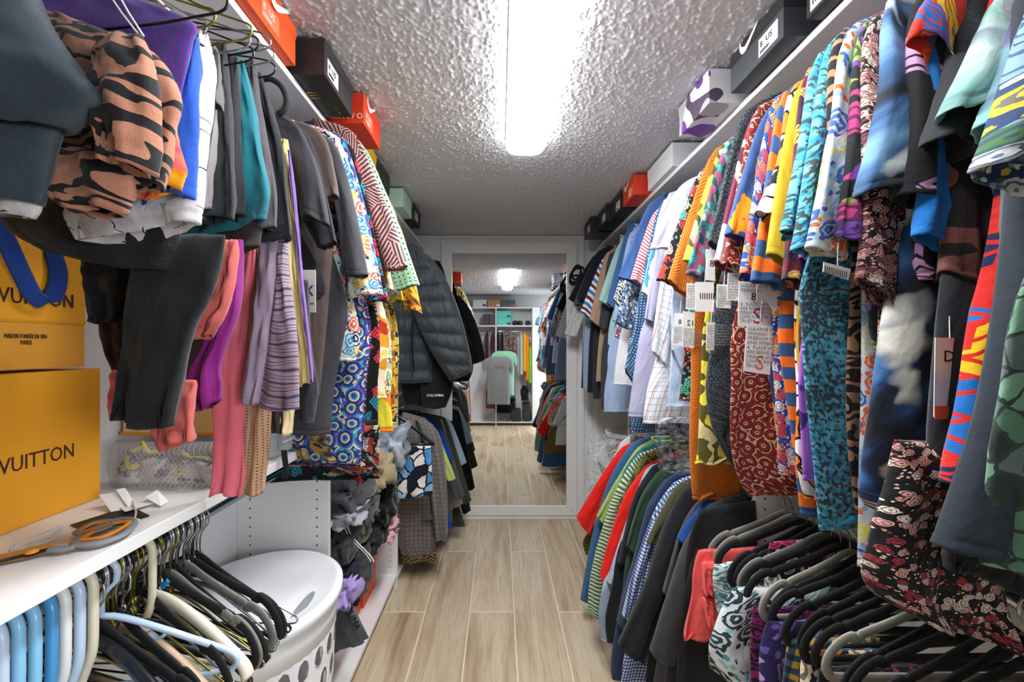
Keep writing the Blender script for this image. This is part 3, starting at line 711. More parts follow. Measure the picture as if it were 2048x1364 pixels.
# black cord loops on the end of the rod
r_ = empty('cord_loop', (.57, 2.97, 1.9), 'black looped cord hanging at the end of the right rod beside the mirror frame', 'cord')
for i, (cx_, cy_, a_, b_, ang) in enumerate(((1151, 552, 9, 17, .5), (1153, 545, 8, 15, .3), (1149, 560, 8, 11, .9), (1154, 549, 11, 18, .7))):
    P = []
    for k in range(24):
        a = 2*math.pi*k/24; x = a_*math.cos(a); y = b_*math.sin(a); P.append(W(cx_+x*math.cos(ang)-y*math.sin(ang), cy_+x*math.sin(ang)+y*math.cos(ang), 2.98-i*.012))
    MB().sweep(P, .008, n=7, closed=True).obj('loop', M_BLACK, r_, True)
shirt('white tee with small black spots, farthest on the right rod', 2.95, f_bw, (1176, 520), (1128, 668), (1154, 676), low=[(1168, 640), (1166, 745)], group=RUP)
shirt('plain black tee just before the white spotted one', 2.88, f_blk, (1180, 516), (1136, 598), (1157, 612), low=[(1170, 640), (1162, 775)], smat=f_blk, group=RUP)
shirt('grey-green tee tucked beside the dark navy shirt', 2.82, f_lblue, (1184, 516), (1147, 606), (1166, 613), low=[(1170, 650), (1166, 780)], smat=f_gg, group=RUP)
shirt('large dark navy collared shirt near the mirror', 2.74, f_navy, (1188, 508), (1152, 598), (1200, 612), low=[(1182, 650), (1174, 786)], group=RUP)
shirt('tee with blue, white and maroon striped sleeve', 2.66, f_char, (1202, 516), (1160, 622), (1180, 640), low=[(1190, 660), (1186, 796)], smat=f_wst, group=RUP)
shirt('beige tee with wide drop shoulder', 2.57, f_beige, (1207, 510), (1178, 640), (1204, 656), low=[(1200, 665), (1192, 762)], group=RUP)
shirt('charcoal long shirt hanging below the beige tee', 2.52, f_dgrey, (1214, 512), (1196, 655), (1213, 660), low=[(1205, 700), (1203, 818)], group=RUP)
shirt('pale aqua tee with loose sleeve', 2.44, f_mint, (1232, 490), (1196, 600), (1219, 615), low=[(1222, 640), (1216, 690)], group=RUP)
shirt('medium blue tee behind the aqua one', 2.32, f_blue, (1249, 462), (1212, 607), (1240, 628), low=[(1230, 650), (1226, 720)], group=RUP)
shirt('light blue sweatshirt with wide ribbed hem', 2.18, f_lblue, (1254, 470), (1224, 640), (1248, 650), low=[(1222, 680), (1216, 740), (1210, 780), (1209, 824)], group=RUP)
shirt('red tee with patterned cuff low under the blue ones', 2.06, f_red, (1262, 470), (1229, 672), (1252, 692), low=[(1250, 700), (1248, 730)], smat=fab('floral', '#28324a', '#e8e8ee', '#c8404a', '#8fa4c8', s=60), group=RUP)
shirt('white and black sketch-print shirt with flared sleeve', 1.98, fab('solid', '#dfe0e6'), (1270, 465), (1225, 600), (1262, 640), low=[(1244, 660), (1228, 770)], smat=f_squig, group=RUP)
shirt('navy floral tee peeping under the blue polo', 1.9, fab('floral', '#27324c', '#9fb8d8', '#e8ecf2', '#5c7fb0', s=60), (1280, 450), (1230, 645), (1262, 662), low=[(1258, 680), (1256, 720)], group=RUP)
shirt('blue polo shirt with broad smooth shoulder', 1.8, f_polo, (1290, 412), (1235, 553), (1276, 574), low=[(1275, 620), (1270, 700)], group=RUP)
shirt('pink and white pinstriped tee', 1.71, f_pink, (1300, 428), (1259, 558), (1282, 573), low=[(1280, 620), (1276, 690)], group=RUP)
shirt('long blue shirt with white pin dots', 1.64, f_bdots, (1312, 412), (1248, 735), (1268, 775), mids=[(1290, 520, 1325, 530), (1268, 640, 1295, 640)], low=[(1290, 640), (1262, 860)], group=RUP)
shirt('white tee with small yellow and blue print', 1.59, fab('blobs', '#f0f0f0', '#eef0f2', '#6db0e0', '#f0c040', s=12), (1320, 405), (1280, 585), (1300, 600), low=[(1296, 640), (1290, 680)], group=RUP)
shirt('lavender-grey sweatshirt with wide smooth hem', 1.55, f_lav, (1326, 398), (1286, 640), (1306, 645), low=[(1292, 640), (1277, 700), (1264, 790), (1258, 836)], group=RUP)
shirt('white long-sleeved shirt with thin window check', 1.49, f_plaidw, (1340, 388), (1300, 700), (1332, 735), mids=[(1328, 500, 1362, 505), (1312, 600, 1348, 610)], low=[(1318, 700), (1296, 780), (1287, 848)], group=RUP)
shirt('white shirt with lilac lining and short sleeve', 1.44, f_wlav, (1348, 378), (1296, 498), (1340, 502), low=[(1350, 560), (1346, 640)], collar=f_purple if False else None, group=RUP)
shirt('pale blue checked shirt inside the clear garment bag', 1.38, f_pale, (1358, 380), (1340, 700), (1372, 770), mids=[(1345, 520, 1380, 525), (1340, 620, 1376, 630)], low=[(1350, 640), (1346, 700), (1340, 800), (1334, 815)], group=RUP)
shirt('black floral dress with coral and mint flowers', 1.31, f_bfl, (1390, 345), (1311, 558), (1346, 574), low=[(1378, 620), (1370, 720), (1362, 800)], group=RUP)
shirt('orange tunic with geometric line pattern', 1.235, f_ogeo, (1412, 312), (1332, 560), (1380, 606), low=[(1390, 620), (1382, 760), (1378, 900), (1384, 1000)], group=RUP, cat='tunic', name='tunic')
shirt('yellow tunic with brown and plum print', 1.185, f_yel, (1428, 300), (1362, 520), (1400, 535), low=[(1412, 620), (1402, 760), (1396, 900), (1390, 930)], group=RUP, cat='tunic', name='tunic')
shirt('teal and pink mottled tee', 1.13, f_tpink, (1440, 290), (1367, 548), (1406, 566), low=[(1424, 620), (1416, 700)], group=RUP)
shirt('dark teal scale-knit cardigan with long draped front', 1.07, f_knit, (1474, 232), (1412, 488), (1452, 510), mids=[(1448, 340, 1492, 350)], low=[(1440, 600), (1424, 700), (1414, 780), (1430, 870, 1500), (1470, 940, 1510)], group=RUP, cat='cardigan', name='cardigan')
shirt('white tee with large maroon hearts', 1.02, f_mhrt, (1490, 240), (1422, 528), (1482, 562), low=[(1500, 640), (1515, 760), (1524, 830), (1545, 900)], group=RUP)
shirt('brick red dress with cream tribal diamonds', .99, f_rchev, (1496, 230), (1440, 530), (1480, 545), low=[(1468, 640), (1464, 760), (1462, 880), (1478, 955), (1500, 990)], group=RUP, cat='dress', name='dress')
shirt('denim blue tee printed with strawberries and flowers', .96, f_denim, (1514, 232), (1443, 470), (1490, 492), low=[(1530, 640), (1545, 780), (1552, 860)], group=RUP)
shirt('royal blue tee with orange and white dots', .925, f_bodots, (1530, 212), (1473, 552), (1504, 564), low=[(1548, 640), (1556, 800), (1560, 950)], group=RUP)
shirt('tee striped in wide orange and blue bands', .895, f_ostr, (1548, 200), (1495, 560), (1562, 582), low=[(1556, 640), (1566, 760), (1585, 900), (1600, 1030)], group=RUP)
shirt('orange shirt with white peonies and knotted sleeve', .865, f_ofl, (1566, 186), (1506, 428), (1556, 456), mids=[(1552, 320, 1590, 330)], low=[(1590, 600), (1592, 800), (1588, 920), (1606, 1000)], group=RUP)
shirt('mustard yellow tee with open sleeve', .835, f_must, (1580, 180), (1528, 512), (1604, 558), low=[(1598, 640), (1600, 760)], smat=f_must, group=RUP)
shirt('maroon and gold triangle-print tee', .81, f_maroon, (1592, 160), (1560, 560), (1604, 580), low=[(1600, 640), (1605, 740)], group=RUP)
shirt('purple and lilac shirt showing only its lower edge', .79, f_purp, (1602, 150), (1590, 520), (1620, 530), low=[(1606, 700), (1608, 860), (1612, 960)], group=RUP)
shirt('blue and grey crackle-print tee, farther of the pair', .765, f_mos, (1612, 128), (1553, 468), (1592, 484), mids=[(1590, 290, 1632, 295)], low=[(1620, 640), (1618, 760)], group=RUP)
shirt('blue and grey crackle-print dress with long body', .735, f_mos, (1636, 100), (1574, 500), (1608, 512), mids=[(1612, 280, 1656, 290)], low=[(1604, 560), (1602, 640), (1608, 780), (1622, 920), (1634, 1060)], group=RUP, cat='dress', name='dress')
shirt('black and tan branch-print dress beside the crackle dress', .715, f_brn, (1650, 90), (1640, 420), (1670, 430), low=[(1698, 640), (1692, 760), (1696, 900), (1712, 1020)], group=RUP, cat='dress', name='dress')
shirt('white medallion-print dress with yellow and orange flowers', .695, f_med, (1668, 80), (1598, 498), (1682, 524), mids=[(1646, 280, 1700, 285)], low=[(1728, 600), (1726, 760), (1720, 940), (1718, 1130)], group=RUP, cat='dress', name='dress')
shirt('charcoal tee with pink and purple blossoms', .67, f_blkfl2, (1700, 70), (1664, 478), (1716, 500), mids=[(1690, 280, 1730, 285)], low=[(1740, 600), (1752, 700)], group=RUP)
shirt('black dress scattered with small blush flowers and ruffled waist', .65, f_blkfl, (1716, 60), (1704, 560), (1790, 650), mids=[(1716, 300, 1770, 305), (1712, 450, 1790, 460)], low=[(1760, 640), (1756, 800), (1756, 1010)], group=RUP, cat='dress', name='dress')
shirt('blue and white tie-dye dress with short sleeve', .625, f_tie2, (1752, 10), (1706, 398), (1812, 388), mids=[(1752, 190, 1846, 180)], low=[(1786, 560), (1762, 720), (1742, 860), (1726, 976), (1740, 1010, 1990, 1120)], smat=f_tie, group=RUP, cat='dress', name='dress', th=.05)
shirt('black tee with outline shapes in gold, grey and lilac', .60, f_shape, (1800, 20), (1778, 396), (1906, 424), mids=[(1800, 240, 1900, 240)], low=[(1840, 480), (1850, 560)], group=RUP, th=.045)
shirt('bright blue tee under the shape-print one', .59, f_bblue, (1830, 20), (1808, 470), (1888, 512), mids=[(1830, 320, 1890, 320)], low=[(1880, 520), (1890, 540)], group=RUP)
shirt('brown and black print tee with loose cuff', .578, f_bb, (1850, 20), (1866, 548), (1948, 590), mids=[(1874, 350, 1950, 350)], low=[(1930, 600), (1940, 640)], group=RUP)
shirt('red, yellow and blue batik tee with folded cuff', .57, f_afr, (1842, -20), (1806, 88), (1900, 150), low=[(1870, 190), (1880, 260)], group=RUP)
shirt('charcoal tee with wide curled sleeve', .56, f_dchar, (1890, -10), (1836, 288), (1908, 322), mids=[(1880, 160, 1960, 160)], low=[(1920, 420), (1890, 620), (1870, 840), (1866, 1010)], group=RUP, th=.045)
shirt('red, blue and yellow patchwork long-sleeved dress', .54, f_patch, (1950, -10), (1868, 955), (1930, 968), mids=[(1985, 300, 2040, 300), (1965, 480, 2030, 480), (1930, 640, 2000, 640), (1905, 800, 1975, 800)], low=[(1990, 500), (1950, 800)], group=RUP, cat='dress', name='dress')
shirt('fluffy mid-grey cardigan edge beside the slate one', .52, f_fleece, (1980, -10), (1962, 800), (2002, 820), mids=[(2000, 380, 2030, 380), (1985, 600, 2020, 600)], low=[(2010, 500), (1990, 820)], group=RUP, cat='cardigan', name='cardigan')
shirt('mint and grey scratch-print tee with frayed sleeve', .53, f_mgrey, (1968, -10), (1868, 234), (1962, 236), mids=[(1926, 120, 2010, 110)], low=[(2000, 300), (2010, 380)], group=RUP, th=.045)
shirt('slate blue long cardigan nearest on the right', .485, f_slate, (2010, -20), (1858, 1078), (1990, 1122), mids=[(2016, 380, 2110, 380), (1990, 600, 2080, 600), (1940, 840, 2050, 840), (1900, 980, 2010, 1000)], low=[(2060, 500), (2010, 800), (1990, 1000)], group=RUP, cat='cardigan', name='cardigan', th=.045)
shirt('mint and purple watercolour tee, nearest sleeve at top right', .50, f_mpur, (2020, -30), (1936, 262), (2052, 296), mids=[(1990, 120, 2090, 120)], low=[(2060, 340), (2070, 400)], group=RUP, th=.045)
shirt('blue leaf-print tee with yellow band under the watercolour one', .465, f_bpr, (2040, -30), (1928, 340), (2060, 388), mids=[(2010, 150, 2100, 150)], low=[(2070, 400), (2080, 420)], group=RUP, th=.045)
shirt('green and grey camouflage-print dress at the right edge', .445, f_camo, (2080, -30), (2090, 500), (2130, 500), low=[(2050, 600), (2030, 780), (2010, 900), (1992, 1080), (1996, 1150)], group=RUP, cat='dress', name='dress')
drape('dress', 'black dress hem covered in blush flowers, lowest above the hangers', 'dress', .575, f_cofl, [[(1790, 880, 1960, 890), (1776, 960, 1980, 980), (1752, 1060, 2000, 1080), (1742, 1150, 2010, 1200), (1762, 1200, 2040, 1296)]], group=RUP, fold=.012, th=.05)
drape('cardigan', 'black cardigan filling the gap under the slate one', 'cardigan', .53, fab('solid', '#17181c'), [[(1900, 1000, 2110, 1000), (1890, 1080, 2120, 1100), (1880, 1130, 2120, 1220)]], group=RUP)
# price tags
def label_card(label, Y, q, txts, group='paper swing tags among the patterned shirts', col=M_PAPER, cat='tag'):
    """q: four px corners tl,tr,br,bl"""
    P = [np.array(W(x, y, Y)) for x, y in q]; r = empty('price_tag', P[0], label, cat, group); m = MB()
    V = [tuple(p) for p in P]+[tuple(p+np.array([0, .001, 0])) for p in P]
    m.add(V, [(3, 2, 1, 0), (4, 5, 6, 7), (0, 1, 5, 4), (1, 2, 6, 5), (2, 3, 7, 6), (3, 0, 4, 7)]); m.obj('card', col, r)
    top = (P[0]+P[1])/2; MB().sweep([top, top+np.array([.004, .004, .03]), top+np.array([.012, .01, .06])], .0007, n=5).obj('string', M_PAPER, r)
    xd = P[1]-P[0]; wd = np.linalg.norm(xd); xd /= wd; yd = P[0]-P[3]; ht = np.linalg.norm(yd); yd /= ht
    for (s, fx, fy, size, mat, fl) in txts:
        o = P[3]+xd*wd*fx+yd*ht*fy+np.array([0, -.0004, 0]); text(s, size*ht, mat, o, xd, yd, r, flip=fl, ext=.0002)
    return r
PARA = 'LULAROE WEAR THROUGH\nFASHION  WE  CREATE\nFREEDOM SERVE OTHERS\nAND STRENGTHEN FAMILIES\nA  PLACE WHERE LIVES\nARE BEING BLESSED AND\nDREAMS AND GO THROUGH\nLOVE PURPOSE CONFIDENCE\nTRUST'
label_card('tag with a coral letter S, lowest and nearest of the tags', .93, ((1494, 648), (1546, 652), (1540, 750), (1487, 742)), [(PARA, .06, .88, .098, M_GREYINK, False), ('S', .42, .06, .42, plain('coral_ink', '#e0705a', .5), False)])
label_card('tag with a magenta letter S behind the coral one', .94, ((1477, 600), (1548, 602), (1546, 655), (1476, 652)), [('A  PLACE  WHERE  LIVES\nARE BEING BLESSED AND\nDREAMS AND GO THROUGH\nLOVE PURPOSE CONFIDENCE\nTRUST', .05, .8, .16, M_GREYINK, False), ('S', .40, .12, .85, M_PINKINK, False)])
label_card('tag with a large black 8 above the magenta S tag', .955, ((1478, 562), (1550, 566), (1548, 602), (1477, 600)), [('LULAROE WEAR THROUGH\nFASHION', .05, .72, .26, M_GREYINK, False), ('8', .34, .02, .6, M_INK, False)])
label_card('tag lettered A PLACE peeping left of the size 8 tag', .985, ((1456, 545), (1478, 547), (1477, 602), (1454, 600)), [(PARA, .05, .86, .1, M_GREYINK, False)])
label_card('tag with purpose text hanging by the knit cardigan', 1.0, ((1434, 568), (1462, 570), (1462, 617), (1433, 615)), [(PARA, .05, .86, .1, M_GREYINK, False)])
label_card('white tag with barcode among the orange shirts', 1.07, ((1391, 564), (1428, 564), (1428, 624), (1391, 623)), [('IIIIIIIIIII', .2, .42, .3, M_INK, False)])
label_card('narrow grey tag with a reversed 8 on the teal tee', 1.09, ((1412, 498), (1430, 500), (1430, 562), (1412, 560)), [('8', .9, .45, .3, M_INK, True)])
label_card('tag with lower purpose text under the barcode tag', 1.12, ((1374, 566), (1391, 567), (1391, 620), (1372, 618)), [(PARA, .05, .86, .1, M_GREYINK, False)])
label_card('tag with a single reversed figure eight over the garment bag', 1.24, ((1350, 626), (1370, 627), (1367, 693), (1344, 690)), [('8', .75, .66, .22, M_INK, True), (PARA, .05, .55, .06, M_GREYINK, False)])
label_card('tag with a reversed figure twelve over the garment bag', 1.22, ((1366, 622), (1390, 625), (1388, 696), (1365, 694)), [('12', .98, .62, .22, M_INK, True), (PARA, .05, .5, .06, M_GREYINK, False)])
label_card('pale tag with purple print under the barcode tag', 1.05, ((1414, 645), (1430, 645), (1428, 700), (1412, 700)), [(PARA, .05, .86, .1, M_GREYINK, False)])
label_card('tan tag with yellow square outline beside the striped tee', .90, ((1522, 582), (1554, 585), (1554, 620), (1546, 620)), [('A', .5, .3, .5, plain('gold_print', '#c9a24a', .5), False)])
label_card('white tag with curly black letter D and orange base, hanging at right', .555, ((1871, 675), (1928, 676), (1926, 838), (1868, 834)), [('Di', .28, .70, .20, M_INK, False)])
o0 = W(1869, 838, .5545); o1 = W(1926, 812, .5545)
MB().box(o0[0], o1[0], .5540, .5546, o0[2], o1[2]).obj('orange_band', plain('orange_ink', '#e86a2a', .5), [o for o in C.objects if o.get('label', '').startswith('white tag with curly')][0])
label_card('folded striped cloth label showing at the medallion sleeve', .66, ((1648, 524), (1702, 538), (1697, 560), (1646, 543)), [('||||||||||||', .03, .1, .8, M_INK, False)], cat='cloth label')
# clear garment bag
gb = drape('garment_bag', 'clear plastic garment bag around the pale blue shirt', 'garment bag', 1.375, clear('clear_plastic', alpha=.13, bump=.4), [[(1352, 400, 1420, 400, .03), (1338, 480, 1420, 480, .07), (1326, 640, 1420, 640, .08), (1316, 800, 1420, 800, .08), (1312, 900, 1420, 900, .08), (1322, 946, 1420, 940, .08)]], hem=False, open_end=False)
# ================================================= HANGERS
def arc(cx, cz, r, a0, a1, n=9): return [(cx+r*math.cos(math.radians(a0+(a1-a0)*i/(n-1))), cz+r*math.sin(math.radians(a0+(a1-a0)*i/(n-1)))) for i in range(n)]
def hk(r, zc):      # hook profile: from the neck up and over the rod (rod centre at 0,0)
    return [(0, -.075), (0, -.045), (.004, -.032), (r*.95, -.012)]+arc(0, r*.0+.0, r, -20, 200, 12)
PROTO = {}
def proto_hanger(kind, m_frame, m_hook):
    key = (kind, m_frame.name, m_hook.name)
    if key in PROTO: return PROTO[key]
    def mk(name, pts, ra, rb, mat, closed=False, n=8, off=0):
        m = MB(); m.sweep([(x, off, z) for x, z in pts], ra, rb, n, closed=closed)
        me = bpy.data.meshes.new(name); me.from_pydata(m.V, [], m.F); me.materials.append(mat); me.polygons.foreach_set('use_smooth', [True]*len(me.polygons)); return name, me
    out = []
    hw = .215
    if kind == 'big':
        H = [(0, -.175), (.002, -.160), (.016, -.128), (.027, -.098), (.029, -.05), (.029, -.012)]+arc(0, 0, .029, 0, 190, 12)
        H = cr(H, np.linspace(0, len(H)-1, 40)).tolist(); out.append(mk('hook', H, .0074, .0066, m_frame, n=12))
        R = [(0, -.170), (.04, -.180), (.12, -.22), (.198, -.260), (.210, -.276), (.202, -.292), (.18, -.296), (0, -.296)]
        R = cr(R, np.linspace(0, len(R)-1, 30)).tolist(); out.append(mk('frame', R[:-1]+[(-x, z) for x, z in R[::-1][:-1]], .006, None, m_frame, True, 10))
    if kind == 'velvet':
        out.append(mk('hook', hk(.021, 0), .0022, None, m_hook))
        R = [(0, -.078), (.02, -.084), (.05, -.10), (.10, -.122), (.145, -.140), (.150, -.147), (.158, -.147), (.163, -.143), (.185, -.155), (.205, -.178), (.212, -.200), (.206, -.216), (.19, -.222), (.10, -.222)]
        R = cr(R, np.linspace(0, len(R)-1, 40)).tolist()
        P = R+[(-x, z) for x, z in R[::-1]]
        out.append(mk('frame', P, .0098, .0034, m_frame, True, 8))
    elif kind == 'wire':
        out.append(mk('hook', hk(.02, 0), .0017, None, m_frame, n=6))
        tw = [(.0035*math.sin(i*1.3), -.075-.004*i) for i in range(11)]; out.append(mk('twisted_neck', tw, .0034, .0034, m_frame, n=6))
        R = [(0, -.115), (.03, -.118), (.075, -.135), (.13, -.165), (.19, -.198), (.208, -.208), (.214, -.216), (.209, -.224), (.19, -.226)]
        R = cr(R, np.linspace(0, len(R)-1, 22)).tolist(); out.append(mk('frame', R+[(-x, z) for x, z in R[::-1]], .0018, None, m_frame, True, 6))
    elif kind == 'tube':
        out.append(mk('hook', hk(.024, 0), .0052, None, m_frame, n=10))
        R = [(0, -.072), (.03, -.078), (.08, -.100), (.16, -.140), (.198, -.160), (.210, -.176), (.202, -.190), (.18, -.194), (0, -.194)]
        R = cr(R, np.linspace(0, len(R)-1, 30)).tolist(); out.append(mk('frame', R[:-1]+[(-x, z) for x, z in R[::-1][:-1]], .0052, None, m_frame, True, 10))
        out.append(mk('notch_loop', arc(.085, -.108, .013, 180, 340, 7), .0035, None, m_frame, n=7))
    elif kind == 'wood':
        out.append(mk('hook', hk(.022, 0), .0018, None, m_hook))
        R = [(-.215, -.19), (-.20, -.165), (-.12, -.115), (-.05, -.085), (0, -.078), (.05, -.085), (.12, -.115), (.20, -.165), (.215, -.19)]
        R = cr(R, np.linspace(0, 8, 30)).tolist(); ra = [.008+.004*math.sin(math.pi*i/29) for i in range(30)]; rb = [.012-.006*math.sin(math.pi*i/29) for i in range(30)]
        out.append(mk('shoulder_bar', R, ra, rb, m_frame, n=10)); out.append(mk('trouser_bar', [(-.19, -.18), (0, -.182), (.19, -.18)], .004, None, m_frame))
    PROTO[key] = out; return out
def hanger(kind, label, Y, rz_, side, mf, mh=M_CHROME, group=None, yaw=0.0, xr=None, tilt=0.0, sc=1.0, cat='hanger'):
    xr = xr if xr is not None else (.84 if side == 'R' else -.68)
    r = empty({'velvet': 'velvet_hanger', 'wire': 'wire_hanger', 'tube': 'plastic_hanger', 'big': 'plastic_hanger', 'wood': 'coat_hanger'}[kind], (xr, Y, rz_), label, cat, group)
    s = -1 if side == 'R' else 1
    r.scale = (sc, sc, sc)
    for nm, me in proto_hanger(kind, mf, mh):
        o = bpy.data.objects.new(nm, me); C.objects.link(o); o.parent = r; RL[o] = RL[r]
    r.rotation_euler = (tilt, 0, yaw+(math.pi if s < 0 else 0)); return r
# ---------------- right lower rod: hangers
ORD = 'first second third fourth fifth sixth seventh eighth ninth tenth eleventh twelfth thirteenth fourteenth fifteenth sixteenth seventeenth eighteenth nineteenth twentieth twenty-first twenty-second twenty-third twenty-fourth twenty-fifth'.split()
rr = random.Random(4)
Ys = np.linspace(1.15, .455, 27)
gset = {0: 'g', 1: 'g', 5: 'g', 8: 'l', 15: 'l'}; M_LG = plain('pale_velvet', '#a9a89b', .85, bump=.4, bs=500, var=.2)
HL = {0: 'grey velvet hanger farthest along the lower right rod', 1: 'second grey velvet hanger, just before the farthest one', 5: 'grey velvet hanger over the white leaf-print shorts', 8: 'pale grey velvet hanger in the middle of the black ones', 15: 'pale grey-green velvet hanger lower in the row of black ones'}
for i, y in enumerate(Ys):
    k = gset.get(i)
    hanger('velvet', HL.get(i, '%s black velvet hanger in the lower right row, counted from the mirror end' % ORD[[q for q in range(27) if q not in gset].index(i)] if i not in gset else ''), y, 1.0, 'R', M_GREYV if k == 'g' else M_LG if k else M_BLACK, group='velvet hangers on the lower right rod', yaw=rr.uniform(-.10, .10), sc=1.0+rr.uniform(0, .05))
M_PBL = plain('pale_blue_plastic', '#bfe0ea', .3)
hanger('tube', 'pale blue plastic hanger among the black velvet ones at lower right', .575, 1.0, 'R', M_PBL, yaw=.22, sc=1.05)
hanger('tube', 'pale blue plastic hanger nearest the bottom right corner', .50, 1.0, 'R', M_PBL, yaw=.28, sc=1.08)
# ---------------- right lower rod: tops and jackets
RLO = 'tops and jackets on the lower right rod'
def low_(label, Y, mat, sh, cl, cr_, **kw): return garment(kw.pop('name', 'shirt'), label, kw.pop('cat', 'shirt'), Y, mat, 'R', sh, cl, cr_, group=RLO, **kw)
f_bheat = fab('heather', '#2c5f8e', '#5c8fbb'); f_olive = fab('hstripe', '#7a6a42', '#978456', s=60); f_lime = fab('solid', '#b9cf7c'); f_gstr = fab('hstripe', '#5f8266', '#dfe9c8', s=62)
f_redb = fab('solid', '#ea2b24'); f_dnm = fab('tiedye', '#8fa6c4', '#b3c5da', '#d3dfe9', s=9); f_grn = fab('solid', '#3c5c48'); f_navq = fab('solid', '#33456d', rough=.5)
f_ging = fab('gingham', '#eef1f6', '#7d96c8', '#2c4a8c', s=85); f_oliv2 = fab('solid', '#5f5f46'); f_bflc = fab('solid', '#2a2c31'); f_grey2 = fab('solid', '#5b5a5f'); f_cob = fab('solid', '#1f4f9c')
f_zip = fab('heather', '#3a3c42', '#55585e'); f_tealh = fab('heather', '#1f6d80', '#3f93a4'); f_ch2 = fab('solid', '#2e3036'); f_camg = fab('blobs', '#6f6e3a', '#8d8a4c', '#55552f', '#a39b60', s=20)
low_('white shirt under loose clear plastic wrap, farthest of the lower right row', 2.22, fab('solid', '#e6e6e8'), (1236, 884), (1196, 985), (1214, 990), low=[(1215, 990), (1205, 1060)])
low_('olive ribbed sweater hem behind the red sleeve', 2.15, f_olive, (1232, 905), (1190, 1050), (1206, 1055), low=[(1180, 1060), (1166, 1085), (1172, 1110), (1176, 1112)])
low_('red athletic shirt with black shoulder, farthest red one', 2.10, f_redb, (1232, 900), (1152, 1034), (1178, 1068), mids=[(1196, 960, 1218, 975)], low=[(1200, 1040), (1188, 1100)], name='shirt')
low_('heathered blue long-sleeved shirt with raglan shoulder', 2.0, f_bheat, (1250, 893), (1160, 1196), (1182, 1202), mids=[(1216, 960, 1242, 965), (1186, 1060, 1210, 1065), (1170, 1140, 1194, 1145)], low=[(1206, 1100), (1180, 1215)])
low_('lime green tee, only a short sleeve showing', 1.94, f_lime, (1262, 900), (1191, 1028), (1206, 1048), low=[(1220, 1060), (1210, 1100)])
low_('deep teal long-sleeved shirt with pale shoulder seam', 1.86, f_tealh, (1266, 905), (1206, 1130), (1226, 1140), mids=[(1240, 960, 1264, 965)], low=[(1230, 1060), (1214, 1150)])
low_('green and cream striped long sleeve with mint cuff', 1.80, f_gstr, (1262, 915), (1174, 1222), (1200, 1232), mids=[(1228, 985, 1256, 990), (1196, 1080, 1224, 1085), (1178, 1160, 1206, 1165)], low=[(1230, 1080), (1214, 1180)])
drape('cuff', 'mint green ribbed cuff end of the striped sleeve', 'cuff', 1.785, fab('solid', '#9cc0a4'), [[(1174, 1218, 1200, 1228), (1171, 1238, 1196, 1246), (1172, 1252, 1194, 1258)]], fold=.002, th=.03) if False else None
low_('olive camouflage shirt sliver beside the black jacket', 1.75, f_camg, (1276, 915), (1228, 1020), (1240, 1026), low=[(1244, 1040), (1232, 1100)])
low_('bright red sleeve with black shoulder and double hem stitching', 1.70, f_redb, (1280, 935), (1198, 1152), (1226, 1160), mids=[(1248, 990, 1272, 1000), (1216, 1080, 1246, 1088)], low=[(1240, 1080), (1230, 1140)])
low_('pale washed denim shirt hanging under the red sleeve', 1.66, f_dnm, (1284, 940), (1212, 1160), (1232, 1170), low=[(1222, 1140), (1204, 1180), (1197, 1240), (1202, 1282)])
low_('black jacket with narrow collar in the lower right row', 1.60, f_ch2, (1290, 938), (1234, 1120), (1256, 1130), mids=[(1262, 1000, 1286, 1004)], low=[(1246, 1080), (1224, 1180), (1212, 1240), (1216, 1292)], name='jacket', cat='jacket')
low_('forest green shirt beside the navy quilted jacket', 1.55, f_grn, (1300, 950), (1250, 1090), (1270, 1100), mids=[(1276, 1000, 1296, 1004)], low=[(1262, 1100), (1246, 1180)])
low_('navy quilted puffer jacket in the lower right row', 1.50, f_navq, (1316, 962), (1232, 1240), (1262, 1250), mids=[(1290, 1020, 1318, 1024), (1262, 1130, 1294, 1134)], low=[(1262, 1140), (1236, 1240), (1222, 1320), (1224, 1356)], quilt=13, name='jacket', cat='jacket', th=.045)
low_('blue and white gingham shirt', 1.445, f_ging, (1330, 972), (1242, 1225), (1266, 1236), mids=[(1302, 1030, 1332, 1034), (1268, 1130, 1298, 1134)], low=[(1282, 1140), (1256, 1260), (1240, 1370), (1242, 1400)])
low_('khaki olive jacket behind the black fleece hoodie', 1.40, f_oliv2, (1340, 975), (1290, 1080), (1318, 1090), low=[(1310, 1100), (1292, 1200)], name='jacket', cat='jacket')
low_('black fleece hoodie with heavy folded sleeve', 1.35, f_bflc, (1352, 985), (1234, 1282), (1284, 1318), mids=[(1322, 1060, 1366, 1068), (1290, 1160, 1336, 1168), (1258, 1230, 1312, 1240)], low=[(1330, 1160), (1304, 1280), (1290, 1400)], th=.055, name='hoodie', cat='hoodie', fold=.015)
low_('smoky grey shirt beside the cobalt one', 1.29, f_grey2, (1376, 1008), (1322, 1180), (1346, 1186), mids=[(1352, 1070, 1380, 1074)], low=[(1346, 1180), (1322, 1300), (1304, 1400)])
low_('cobalt blue shirt edge between the greys', 1.26, f_cob, (1386, 1012), (1352, 1078), (1370, 1084), low=[(1380, 1100), (1372, 1150)])
low_('dark heather zip jacket facing the aisle, largest of the lower right row', 1.22, f_zip, (1396, 1018), (1298, 1300), (1342, 1320), mids=[(1362, 1100, 1404, 1106), (1326, 1210, 1374, 1218)], low=[(1376, 1160), (1346, 1280), (1330, 1400)], th=.05, name='jacket', cat='jacket')
drape('jacket', 'black fleece jacket front hanging behind the coral shorts', 'jacket', 1.19, f_bflc, [[(1400, 1020, 1510, 1000), (1376, 1080, 1512, 1080), (1362, 1200, 1512, 1200), (1346, 1400, 1512, 1400)]], group=RLO, fold=.012) 
